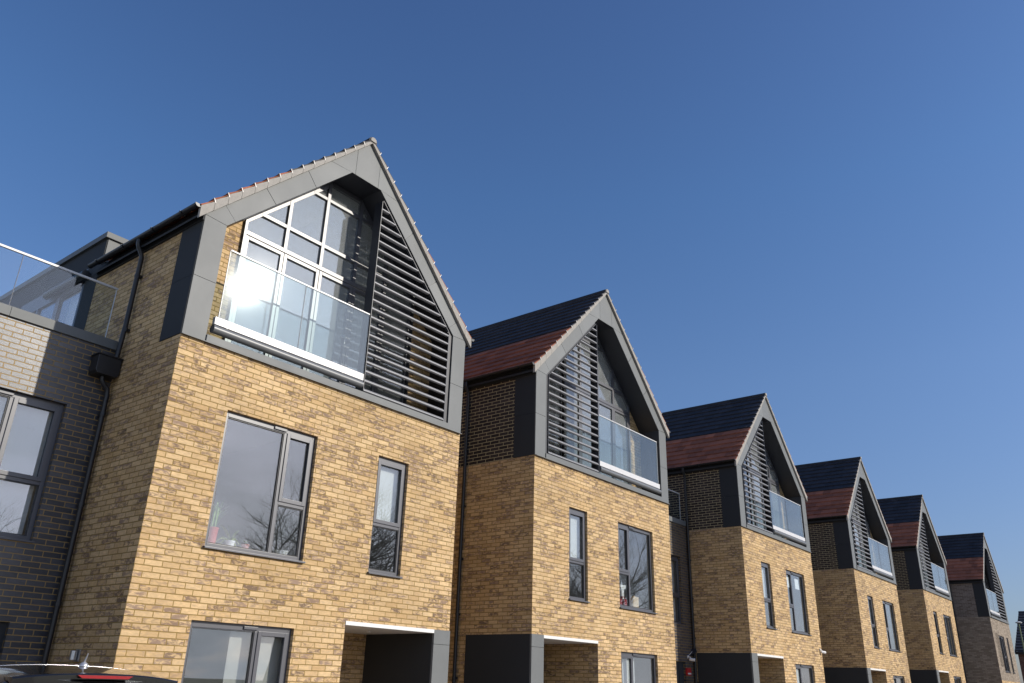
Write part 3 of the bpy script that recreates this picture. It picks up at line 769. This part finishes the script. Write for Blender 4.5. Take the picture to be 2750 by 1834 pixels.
link(OX[5], OY[5], OZ[5], OX[5] - OX[4] - W - .002, 'dark brick flat-roofed link beside the grey-buff end house')

# ------------------------------------------------------------------ things behind the windows
ZS = 3.235
sh = MB()
def plant_pot(x, y, z, r0, r1, hgt, mat, name, label, cat='plant pot', base=None, group=None):
    t = thing(name, label, cat, (x, y, z), group=group)
    p = MB(); p.lathe([(r0, 0), (r1, hgt), (r1 + .006, hgt), (r1 + .006, hgt - .02), (r1 - .008, hgt - .02)], (0, 0, 0), 20); p.build('pot', mat, t)
    return t
# inner window boards carrying them
for hh, a, b in ((h1, .9, 2.5), (h2, 3.22, 4.82)):
    m = MB(); m.box(a, b, .128, .40, 3.205, 3.235); m.build('window_board', WHT, hh)
def blade_leaf(mb, base, tip, wd, bend):
    base, tip = Vector(base), Vector(tip); n = 7; d = tip - base; s = d.cross(Vector((0, 0, 1)))
    if s.length < 1e-4: s = Vector((1, 0, 0))
    s.normalize(); pts = []
    for i in range(n):
        u = i / (n - 1); c = base + d * u + Vector((0, 0, bend * math.sin(math.pi * u * .85)))
        ww = wd * math.sin(math.pi * min(1, .12 + u * .88)) ** .7
        pts.append((c - s * ww, c + Vector((0, 0, -.15 * ww)), c + s * ww))
    vs = [p for r in pts for p in r]; fs = []
    for i in range(n - 1):
        a = i * 3
        fs += [(a, a + 1, a + 4, a + 3), (a + 1, a + 2, a + 5, a + 4)]
    mb.add(vs, fs)
rr = random.Random(11)
t = plant_pot(1.115, .25, ZS, .065, .082, .24, POTR, 'potted_plant', 'tall red pot with a fine grassy plant, leftmost behind the nearest house\'s window', 'plant')
lf = MB()
for k in range(46):
    a = rr.uniform(0, 6.28); q = rr.uniform(.05, .24); hgt = rr.uniform(.18, .42)
    blade_leaf(lf, (rr.uniform(-.03, .03), rr.uniform(-.03, .03), .22), (math.cos(a) * q + .03, math.sin(a) * q * .4, .22 + hgt * (1 - q)), .011, .12)
lf.build('leaves', LEAF, t, recalc=False)
t = plant_pot(1.42, .25, ZS, .05, .062, .105, POTW, 'potted_plant', 'white pot with a broad-leaved orchid, next to the tall red pot', 'plant')
lf = MB()
for a, q, hgt, wd in ((3.0, .19, .17, .04), (.3, .15, .15, .033), (2.2, .10, .20, .03), (5.4, .13, .09, .03)):
    blade_leaf(lf, (0, 0, .10), (math.cos(a) * q, math.sin(a) * q * .4, .10 + hgt), wd, .05)
for k in range(10):
    a = rr.uniform(-.6, 3.7); q = rr.uniform(.12, .24); lf.tube([(0, 0, .10), (math.cos(a) * q * .5, .02, .12 + rr.uniform(0, .04)), (math.cos(a) * q, .03, .07 + rr.uniform(-.04, .07))], .004, 5)
lf.build('leaves', LEAFL, t, recalc=False)
t = plant_pot(1.66, .24, ZS, .04, .052, .09, POTP, 'potted_plant', 'small pink pot, third pot from the left behind the nearest house\'s window', 'plant')
lf = MB()
for k in range(9):
    a = k * .7; blade_leaf(lf, (0, 0, .085), (math.cos(a) * .05, math.sin(a) * .03, .13), .012, .02)
lf.build('leaves', LEAF, t, recalc=False)
m = MB(); m.lathe([(.05, 0), (.056, .10), (.056, .115), (.05, .115), (.046, .02)], (0, 0, 0), 20); o = m.build('jar', POTW, None, mir=False, autosmooth=True)
o.location = (2.02, .25, ZS); tag(o, 'small pale jar behind the lower right pane of the nearest house\'s window', 'jar')
m = MB(); m.lathe([(.045, 0), (.09, .06), (.105, .085), (.10, .085), (.085, .06), (.04, .012)], (0, 0, 0), 24); o = m.build('bowl', POTW, None, mir=False, autosmooth=True)
o.location = (2.28, .24, ZS); tag(o, 'white bowl at the right end of the nearest house\'s window board', 'bowl')
# second house
X2, Y2, Z2 = OX[1], OY[1], OZ[1] + ZS
t = thing('shopping_bag', 'dark red cloth bag behind the second house\'s window', 'bag', (X2 + 3.74, Y2 + .26, Z2))
m = MB(); m.box(-.2, .2, -.06, .06, 0, .17)
m.build('bag_body', CLOTH, t, mir=False, bevel=.03)
m = MB()
for yy in (-.04, .04): m.tube([(-.09, yy, .16), (-.06, yy * .6, .22), (.06, yy * .6, .22), (.09, yy, .16)], .009, 8)
m.build('handle', CLOTH, t, mir=False, smooth=True)
t = thing('sewing_machine', 'white upright machine standing over the red bag in the window', 'machine', (X2 + 3.86, Y2 + .33, Z2))
m = MB(); m.prism([(-.15, 0), (.15, 0), (.15, .12), (.04, .14), (.04, .40), (.12, .42), (.13, .50), (-.1, .50), (-.13, .44), (-.08, .42), (-.06, .14), (-.15, .12)], -.04, .04); m.build('machine_body', WHT, t, mir=False, bevel=.015)
m = MB(); m.lathe([(.014, 0), (.014, .05), (.022, .052), (.022, .06)], (-.02, 0, .50), 12); m.build('spool_pin', STEEL, t, mir=False)
m = MB(); m.box(-.125, .125, -.04, .05, 0, .27); m.prism([(-.09, .27), (-.02, .27), (-.02, .285), (-.09, .285)], -.04, .05)
o = m.build('wooden_block', CARD, None, mir=False, bevel=.006); o.location = (X2 + 4.29, Y2 + .25, Z2); tag(o, 'pale wooden block on the second house\'s window board, right of the mullion', 'block')
# third house: sheets on the glass
for k, (cx, cz, wd, lb) in enumerate(((3.83, 4.70, .26, 'white paper sheet on the narrow pane of the third house\'s window, left of the mullion'), (4.34, 4.71, .34, 'white paper sheet on the wide pane of the third house\'s window, right of the mullion'))):
    m = MB(); m.box(-wd / 2, wd / 2, 0, .002, -.16, .16); o = m.build('paper_sheet', PAPER, None, mir=False)
    if k == 0: cx = 3.55
    o.location = (OX[2] + cx, OY[2] + .098, OZ[2] + cz); tag(o, lb, 'paper', 'papers in the third house\'s window')

# ------------------------------------------------------------------ small wall fittings
def camera_thing(loc, rz, label, panel):
    t = thing('security_camera', label, 'camera', loc, rz, 'security cameras on the houses')
    m = MB(); m.lathe([(.045, 0), (.045, .02)], (0, 0, 0), 14); m.v = [(x, -z, y) for x, y, z in m.v]; m.tube([(0, -.015, 0), (0, -.07, .0), (0, -.10, -.03)], .014, 8); m.build('bracket', WHT, t, mir=False, autosmooth=True)
    b = MB(); b.tube([(0, -.05, -.06), (0, -.055, -.06), (0, -.20, -.075), (0, -.215, -.077)], .04, 14, rs=[.028, .04, .044, .036]); b.build('camera_body', WHT, t, mir=False, autosmooth=True)
    l = MB(); l.tube([(0, -.2155, -.077), (0, -.222, -.078)], .028, 14); l.build('lens', BLKP, t, mir=False)
    if panel:
        p = MB(); p.bar((.12, -.16, .10), (.30, -.10, .24), .012, .22, up=(0, -1, .3)); p.build('solar_panel', DPLT, t, mir=False)
        p = MB(); p.tube([(.0, -.02, .02), (.12, -.06, .08), (.21, -.13, .165)], .01, 8); p.build('panel_arm', WHT, t, mir=False)
    return t
camera_thing((OX[2] - .40, OY[2] + YL, OZ[2] + 2.30), .35, 'white security camera with a small solar panel on the dark brick link', True)
camera_thing((OX[2] + 5.5, OY[2] - .002, OZ[2] + 2.76), .9, 'white security camera near the right corner of the third house\'s yellow front', False)
t = thing('bell_box', 'small red alarm box on dark brick below the camera with solar panel', 'alarm', (OX[2] - .44, OY[2] + YL, OZ[2] + 1.90))
m = MB(); m.prism([(-.11, -.09), (.11, -.09), (.13, 0), (.11, .11), (-.11, .11), (-.13, 0)], -.06, -.001); m.build('cover', REDP, t, mir=False, bevel=.01)
m = MB(); m.box(-.1, .1, -.062, -.058, -.06, -.02); m.build('lamp_strip', WHT, t, mir=False)
t = thing('wall_light', 'small silver wall light low on the nearest house\'s shaded side wall', 'wall light', (0, .92, 1.80))
m = MB(); m.box(-.016, -.001, -.055, .055, -.07, .07); m.build('back_plate', STEEL, t, mir=False, bevel=.003)
m = MB(); m.lathe([(.036, -.055), (.04, -.05), (.04, .05), (.036, .055)], (-.058, 0, 0), 18); m.build('lamp_body', STEEL, t, mir=False, autosmooth=True)

# ------------------------------------------------------------------ car parked on the drive (its rear faces the street)
PAINT = plain('black_car_paint', (.006, .006, .007), .16, 0, .6, .05, 3, coat=1.0)
RUB = plain('tyre_rubber', (.02, .02, .02), .8, 0, .3, .1, 20)
TGLASS = plain('tinted_car_glass', (.008, .009, .01), .04, 0, .8, .05, 3)
RLAMP = plain('red_lamp_plastic', (.30, .008, .012), .2, 0, .6, .3, 60)
CHROME = plain('chrome_strip', (.7, .7, .7), .12, 1, .5, .03, 5)
car = thing('parked_car', 'black estate car at the bottom left, red brake light along its roof spoiler', 'car', (-1.84, -3.42, 0))
def ring(y, hw, z0, z1, n=6, tuck=.0, crown=.03):
    """body section, from left sill over the top to the right sill"""
    return [(-hw + .05, y, z0), (-hw, y, z0 + .12), (-hw - .0, y, z0 + .35), (-hw + .01, y, z1 - .12), (-hw + .05 + tuck, y, z1 - .02), (-hw * .55, y, z1 + crown * .8), (0, y, z1 + crown),
            (hw * .55, y, z1 + crown * .8), (hw - .05 - tuck, y, z1 - .02), (hw - .01, y, z1 - .12), (hw, y, z0 + .35), (hw, y, z0 + .12), (hw - .05, y, z0)]
def loft(mb, rings, close=True):
    n = len(rings[0]); o = len(mb.v)
    for r in rings: mb.v += r
    for i in range(len(rings) - 1):
        for k in range(n - 1):
            mb.f.append([o + i * n + k, o + i * n + k + 1, o + (i + 1) * n + k + 1, o + (i + 1) * n + k]); mb.m.append(0)
        mb.f.append([o + i * n + n - 1, o + i * n, o + (i + 1) * n, o + (i + 1) * n + n - 1]); mb.m.append(0)
    if close:
        mb.f.append([o + k for k in range(n)]); mb.m.append(0)
        e = o + (len(rings) - 1) * n
        mb.f.append([e + k for k in range(n - 1, -1, -1)]); mb.m.append(0)
b = MB(); loft(b, [ring(0, .80, .34, .86), ring(.10, .90, .28, .98), ring(.6, .92, .25, 1.02), ring(2.0, .92, .25, .99), ring(3.2, .92, .25, .97), ring(3.9, .90, .27, .90), ring(4.25, .84, .3, .78), ring(4.42, .70, .36, .62)])
body = b.build('body', PAINT, car, mir=False, autosmooth=True)
g = MB()   # greenhouse
def gr(y, hb, ht, z1): return [(-hb, y, .95), (-hb + .02, y, 1.05), (-ht - .02, y, z1 - .06), (-ht + .06, y, z1), (ht - .06, y, z1), (ht + .02, y, z1 - .06), (hb - .02, y, 1.05), (hb, y, .95)]
g2 = []
for y, hb, ht, z1 in ((.08, .86, .84, 1.03), (.30, .87, .70, 1.50), (.36, .87, .66, 1.555), (1.2, .88, .67, 1.60), (2.1, .88, .66, 1.57), (2.35, .88, .65, 1.52), (3.15, .86, .80, 1.03)): g2.append(gr(y, hb, ht, z1))
loft(g, g2); g.build('cabin_glass', TGLASS, car, mir=False, autosmooth=True)
r = MB()   # roof skin
def rr_(y, hw, z): 
    out = []
    for k in range(-8, 9):
        u = k / 8; out.append((u * hw, y, z + .042 * (1 - abs(u) ** 2.6) - .05 * max(0, abs(u) - .86) / .14))
    return out
prof = [(.02, .625, 1.563), (.10, .645, 1.578), (.25, .66, 1.595), (.5, .675, 1.611), (.9, .685, 1.620), (1.4, .685, 1.616), (1.9, .675, 1.592), (2.35, .655, 1.535)]
rows = [rr_(*p) for p in prof]; o0 = len(r.v)
for q in rows: r.v += q
nn = 17
for i in range(len(rows) - 1):
    for k in range(nn - 1): r.f.append([i * nn + k, i * nn + k + 1, (i + 1) * nn + k + 1, (i + 1) * nn + k]); r.m.append(0)
low = len(r.v)
for q in rows: r.v += [(x, y, z - .035) for x, y, z in q]
for i in range(len(rows) - 1):
    for k in range(nn - 1): r.f.append([low + i * nn + k, low + (i + 1) * nn + k, low + (i + 1) * nn + k + 1, low + i * nn + k + 1]); r.m.append(0)
for k in range(nn - 1):
    r.f.append([k, low + k, low + k + 1, k + 1]); r.m.append(0)
    e = (len(rows) - 1) * nn; r.f.append([e + k, e + k + 1, low + e + k + 1, low + e + k]); r.m.append(0)
for i in range(len(rows) - 1):
    r.f.append([i * nn, (i + 1) * nn, low + (i + 1) * nn, low + i * nn]); r.m.append(0)
    a = i * nn + nn - 1; r.f.append([a, low + a, low + a + nn, a + nn]); r.m.append(0)
cr_ = r.build('roof', PAINT, car, mir=False, autosmooth=True)
q = MB(); q.tube([(x, y + .002, z + .001) for x, y, z in rr_(.56, .672, 1.613)[1:-1]], .0018, 6); q.build('roof_rim_line', CHROME, cr_, mir=False, smooth=True)  # bright strip added to draw the white rim highlight along the roof crest
s = MB()   # spoiler with a turned-down lip
def sp(y, hw, z, th):
    up, dn = [], []
    for k in range(-8, 9):
        u = k / 8; zz = z + .040 * (1 - abs(u) ** 2.4); up.append((u * hw, y + .05 * abs(u) ** 3, zz)); dn.append((u * hw * .985, y + .05 * abs(u) ** 3, zz - th))
    return up + dn[::-1]
loft(s, [sp(.06, .630, 1.563, .022), sp(-.02, .632, 1.566, .03), sp(-.075, .628, 1.562, .06), sp(-.085, .622, 1.553, .055)]); spo = s.build('spoiler', PAINT, car, mir=False, autosmooth=True)
bl = MB(); bl.prism([(-.21, 1.588), (.21, 1.588), (.175, 1.567), (-.175, 1.567)], -.094, -.072); bl.build('brake_light', RLAMP, spo, mir=False)
an = MB(); an.lathe([(.034, 0), (.033, .012), (.025, .024), (.012, .032)], (.06, .42, 1.650), 18); an.tube([(.06, .42, 1.677), (.06, .385, 1.745)], .006, 8, rs=[.008, .004]); an.build('antenna', plain('silver_paint', (.55, .55, .56), .3, .6, .5, .03, 5), car, mir=False, autosmooth=True)
for sx in (-1, 1):
    q = MB(); q.prism([(sx * .60, .80), (sx * .905, .78), (sx * .90, 1.0), (sx * .62, .97)], -.005, .30); q.build('tail_light', RLAMP, car, mir=False, bevel=.012)
    q = MB(); q.prism([(sx * .55, .66), (sx * .80, .68), (sx * .80, .80), (sx * .55, .76)], 4.2, 4.44); q.build('headlight', CHROME, car, mir=False, bevel=.012)
    q = MB(); q.box(*sorted((sx * .92, sx * 1.04)), 2.62, 2.80, 1.0, 1.13); q.build('wing_mirror', PAINT, car, mir=False, bevel=.02)
    for wy in (.86, 3.5):
        wt = MB(); wt.tube([(sx * .70, wy, .33), (sx * .715, wy, .33), (sx * .905, wy, .33), (sx * .92, wy, .33)], .33, 28, rs=[.30, .33, .33, .30]); wl = wt.build('wheel', RUB, car, mir=False, autosmooth=True)
        ri = MB(); ri.tube([(sx * .90, wy, .33), (sx * .926, wy, .33)], .22, 24)
        for k in range(5):
            a = k * 1.2566; ri.bar((sx * .93, wy, .33), (sx * .93, wy + math.cos(a) * .2, .33 + math.sin(a) * .2), .02, .05, up=(1, 0, 0))
        ri.build('rim', STEEL, wl, mir=False)
q = MB(); q.box(-.85, .85, -.06, .12, .34, .56); q.build('bumper', BLKP, car, mir=False, bevel=.03)
q = MB(); q.box(-.26, .26, -.022, -.006, .72, .83); q.build('number_plate', plain('plate_yellow', (.75, .55, .08), .5), car, mir=False)
q = MB(); q.bar((0, .05, 1.06), (.28, .075, 1.12), .012, .02); q.build('rear_wiper', BLKP, car, mir=False)

# ------------------------------------------------------------------ end of the street: house with a slate roof, street lamp
fh = thing('corner_house', 'red brick house with a dark slate roof at the right edge, behind the street lamp', 'house', (65.0, .27, 0))
m = MB(); m.box(.25, 10.5, -9, -.12, -.8, 4.75); m.build('wall', RED, fh, mir=False)
m = MB(); m.add([(.25, -.12, 4.7), (5.37, -.12, 7.75), (10.5, -.12, 4.7), (.25, -9, 4.7), (5.37, -9, 7.75), (10.5, -9, 4.7)], [(0, 1, 2), (5, 4, 3)]); m.build('gable_wall', RED, fh, mir=False)
rf = MB(); NCF = 14
for sgn in (1, -1):
    for k in range(NCF):
        u0, u1 = k / NCF, (k + 1) / NCF
        xa, xb = 5.37 - sgn * 5.37 * (1 - u0), 5.37 - sgn * 5.37 * (1 - u1)
        za, zb_ = 4.83 + 3.0 * u0, 4.83 + 3.0 * u1
        y = -9.1
        while y < 0:
            y2 = min(y + .42, 0); j = random.uniform(-.006, .006)
            rf.add([(xa, y + .003, za - .02), (xa, y2 - .003, za - .02), (xa - sgn * .02, y2 - .003, za + .05 + j), (xa - sgn * .02, y + .003, za + .05 + j), (xb, y2 - .003, zb_ + .005), (xb, y + .003, zb_ + .005)], [(0, 1, 2, 3), (3, 2, 4, 5), (0, 3, 5), (1, 4, 2)])
            y = y2
rfo = rf.build('roof', SLATE, fh, mir=False)
rf = MB(); rf.prism([(5.2, 7.80), (5.37, 7.93), (5.54, 7.80)], -9.1, 0); rf.build('ridge', SLATE, rfo, mir=False)
m = MB(); m.prism([(0, 4.79), (5.37, 7.80), (10.74, 4.79), (10.74, 4.62), (5.37, 7.62), (0, 4.62)], -.06, -.001); m.build('bargeboard', VERGE, fh, mir=False)
m = MB(); m.box(-.02, .12, -9.1, 0, 4.60, 4.76); m.tube([(-.08, -9.1, 4.74), (-.08, 0, 4.74)], .06, 10); m.build('gutter', BLKP, fh, mir=False)
m = MB(); m.tube([(-.06, -.95, 4.7), (.1, -.95, 4.55), (.19, -.95, 4.4), (.19, -.95, -.5)], .045, 10); m.build('downpipe', BLKP, fh, mir=False)
for yy in (-3.2, -6.2):
    wn = MB(); wn.box(.18, .26, yy - .7, yy + .7, 2.9, 4.2); wo = wn.build('window', WHT, fh, mir=False)
    pn = MB(); pn.box(.17, .178, yy - .6, yy + .6, 3.0, 4.1); pn.build('pane', GLASS, wo, mir=False)

POLE = plain('green_pole', (.16, .19, .10), .5, .2, .5, .15, 6)
LAMPW = plain('lamp_housing', (.62, .62, .60), .45, 0, .5, .05, 6)
la = thing('street_lamp', 'street lamp with a flat white head on a green-grey pole at the right edge', 'street lamp', (58.6, -1.2, .43))
m = MB(); m.tube([(0, 0, -.4), (0, 0, 1.2), (0, 0, 1.22), (0, 0, 5.72)], .06, 14, rs=[.085, .085, .062, .038]); m.build('pole', POLE, la, mir=False, autosmooth=True)
m = MB(); m.lathe([(.05, -.03), (.17, -.015), (.2, .02), (.15, .06), (.05, .085)], (0, 0, 0), 20); m.v = [(x * 1.9 + .05, y - .22 * 0, z + 5.80) for x, y, z in m.v]; m.build('lamp_head', LAMPW, la, mir=False, autosmooth=True)
m = MB(); m.box(-.16, .2, -.09, .09, 5.755, 5.772); m.build('lens', BLKP, la, mir=False)
m = MB(); m.lathe([(.03, 0), (.028, .05), (.02, .06)], (-.1, 0, 5.87), 12); m.build('photocell', BLKP, la, mir=False)

# ------------------------------------------------------------------ bare winter trees across the street (mirrored in the windows)
BARK = plain('bark', (.085, .065, .05), .9, 0, .2, .3, 12, bump=.4)
def bare_tree(seed, hgt):
    rg = random.Random(seed); tr = MB(); cr = MB()
    def grow(mb, p, d, ln, r, lv):
        n = 4 if lv < 3 else 3; pts = [p]; rs = [r]; c = Vector(p); dd = Vector(d)
        for i in range(n):
            dd = (dd + Vector((rg.uniform(-1, 1), rg.uniform(-1, 1), rg.uniform(-.5, .8))) * .16).normalized()
            c = c + dd * (ln / n); pts.append(c.copy()); rs.append(r * (1 - .42 * (i + 1) / n))
        mb.tube(pts, r, 8 if lv < 2 else 5 if lv < 4 else 3, rs=rs, cap=False)
        if lv >= 5: return
        kids = (6, 5, 5, 4, 4)[lv]
        for k in range(kids):
            i = rg.randint(1 if lv else 2, n) if k else n
            a = rg.uniform(0, 6.283); s = Vector((math.cos(a), math.sin(a), rg.uniform(-.1, .5)))
            nd = (dd * rg.uniform(.5, 1.0) + s * rg.uniform(.5, .95)).normalized()
            grow(cr, pts[i], nd, ln * rg.uniform(.55, .78), rs[i] * rg.uniform(.56, .74), lv + 1)
    grow(tr, Vector((0, 0, -.2)), Vector((0, 0, 1)), hgt * .30, hgt * .021, 0)
    return tr, cr
protos = []
for k, (x, y, hgt, lb) in enumerate(((17.5, -21, 16.5, 'bare tree across the street, mirrored in the nearest house\'s window'), (40.5, -20, 17, 'bare tree across the street, its branches mirrored in the second house\'s window'))):
    t = thing('bare_tree', lb, 'tree', (x, y, 0), group='bare trees across the street')
    a, b = bare_tree(5 + k, hgt); a.build('trunk', BARK, t, mir=False, recalc=False, smooth=True); b.build('crown', BARK, t, mir=False, recalc=False, smooth=True); protos.append(t)
for k, (x, y, s, rz, lb) in enumerate(((26, -24, .95, 2, 'slim bare tree set back behind the kerbside trees'), (55, -22, .9, 1, 'bare tree farthest down the street'), (7, -26, .9, 4, 'bare tree nearest to the camera side of the street'), (33, -23, .9, 5, 'bare tree in the middle of the row across the street'), (48, -24, .95, 3, 'bare tree last but one down the street'))):
    c = copy_tree(protos[k % 2]); c.location = (x, y, 0); c.scale = (s, s, s); c.rotation_euler = (0, 0, rz); c['label'] = lb

# ------------------------------------------------------------------ ground
def sheet(name, x0, x1, y0, y1, z, mat, kind='structure'):
    m = MB(); m.quad((x0, y0, z), (x1, y0, z), (x1, y1, z), (x0, y1, z)); o = m.build(name, mat, None, mir=False, recalc=False); tag(o, None, None, None, kind); return o
sheet('ground', -800, 800, -800, 800, -.03, plain('grass_ground', (.055, .075, .025), .95, 0, .2, .4, .8, bump=.3, bscale=30))
sheet('driveway', -40, 62, -7.6, 12, -.012, brickmat('paving', [(0, (.30, .26, .22)), (1, (.40, .35, .30))], (.1, .09, .07), (.1, .09, .08), .1))
sheet('road', -200, 200, -16.5, -9.6, -.022, plain('asphalt', (.05, .05, .052), .9, 0, .3, .2, 3, bump=.4, bscale=120))
m = MB(); m.box(-200, 200, -9.6, -7.6, -.12, .10); tag(m.build('pavement', plain('paving_slab', (.30, .29, .27), .9, 0, .2, .15, 2, bump=.2), None, mir=False), None, None, None, 'structure')
m = MB(); m.box(-200, 200, -18.5, -16.5, -.12, .10); tag(m.build('pavement', bpy.data.materials['paving_slab'], None, mir=False), None, None, None, 'structure')

# ------------------------------------------------------------------ sun and sky
AZ, EL = 29.2, 25.0
sdir = Vector((math.sin(R(AZ)) * math.cos(R(EL)), -math.cos(R(AZ)) * math.cos(R(EL)), math.sin(R(EL))))
ld = bpy.data.lights.new('sun', 'SUN'); ld.energy = 4.0; ld.angle = R(.53); ld.color = (1, .93, .82)
lo = bpy.data.objects.new('sun', ld); COL.objects.link(lo); lo.rotation_euler = (-sdir).to_track_quat('-Z', 'Y').to_euler(); lo.location = (20, -30, 30)
wd = bpy.data.worlds.new('World'); sc.world = wd; wd.use_nodes = True
nt = wd.node_tree; nt.nodes.clear()
out = nt.nodes.new('ShaderNodeOutputWorld'); bg = nt.nodes.new('ShaderNodeBackground'); nt.links.new(bg.outputs[0], out.inputs[0])
sky = nt.nodes.new('ShaderNodeTexSky'); sky.sky_type = 'NISHITA'; sky.sun_disc = False
sky.sun_elevation = R(EL); sky.sun_rotation = math.atan2(sdir.x, sdir.y)
sky.altitude = 0; sky.air_density = 1.0; sky.dust_density = 1.2; sky.ozone_density = 6.0
bg.inputs['Strength'].default_value = .15
tc = nt.nodes.new('ShaderNodeTexCoord').outputs['Generated']
sx = nt.nodes.new('ShaderNodeSeparateXYZ'); nt.links.new(tc, sx.inputs[0])
mp = nt.nodes.new('ShaderNodeMapping'); mp.inputs['Scale'].default_value = (1, 1, 3.2); nt.links.new(tc, mp.inputs[0])
cn = noise(nt, mp.outputs[0], 2.6, 7, .58, .3)
# a bank of cloud low in the southern sky, behind the camera
lowm = mathn(nt, 'MULTIPLY', mathn(nt, 'SUBTRACT', .34, sx.outputs[2]), 4.5, None, True)
sth = mathn(nt, 'MULTIPLY', mathn(nt, 'SUBTRACT', mathn(nt, 'MULTIPLY', sx.outputs[1], -1.0), .12), 2.2, None, True)
# unseen cloud added higher in the west, as white fill for shaded side walls
west = mathn(nt, 'MULTIPLY', mathn(nt, 'MULTIPLY', mathn(nt, 'SUBTRACT', mathn(nt, 'MULTIPLY', sx.outputs[0], -1.0), .25), 3.0, None, True), mathn(nt, 'MULTIPLY', mathn(nt, 'SUBTRACT', .46, sx.outputs[2]), 3.0, None, True))
cm = mathn(nt, 'MULTIPLY', mathn(nt, 'MULTIPLY', mathn(nt, 'SUBTRACT', cn, .37), 5.0, None, True), mathn(nt, 'MAXIMUM', mathn(nt, 'MULTIPLY', lowm, sth), west))
shade = ramp(nt, cn, [(.42, (9.2, 9.6, 10.4)), (.72, (4.9, 5.4, 6.2))])
colr = mixc(nt, cm, mixc(nt, 1.0, sky.outputs[0], ramp(nt, sx.outputs[2], [(.04, (.80, .72, .76)), (.14, (.86, .77, .80)), (.34, (.93, .90, .93)), (.54, (.82, .92, 1.0)), (.76, (.76, .82, .95))]), 'MULTIPLY'), shade)
nt.links.new(colr, bg.inputs['Color'])

# ------------------------------------------------------------------ camera
cd = bpy.data.cameras.new('camera'); co = bpy.data.objects.new('camera', cd); COL.objects.link(co); sc.camera = co
cd.sensor_width = 36; cd.lens = 2177.84 / 2750 * 36; cd.clip_end = 3000; cd.clip_start = .05
rx, ry, rz = .4014, .0292, .8907
fwd = Vector((math.sin(rz) * math.cos(rx), math.cos(rz) * math.cos(rx), math.sin(rx))); rt = Vector((math.cos(rz), -math.sin(rz), 0)); up = rt.cross(fwd)
r2 = rt * math.cos(ry) + up * math.sin(ry); u2 = -rt * math.sin(ry) + up * math.cos(ry)
co.matrix_world = Matrix(((r2.x, u2.x, -fwd.x, -5.0836), (r2.y, u2.y, -fwd.y, -9.9167), (r2.z, u2.z, -fwd.z, 1.6), (0, 0, 0, 1)))

sc.view_settings.view_transform = 'Standard'; sc.view_settings.look = 'None'; sc.view_settings.gamma = 1; sc.view_settings.exposure = 0
sc.cycles.transparent_max_bounces = 20; sc.cycles.max_bounces = 8
sc.cycles.sample_clamp_indirect = 12
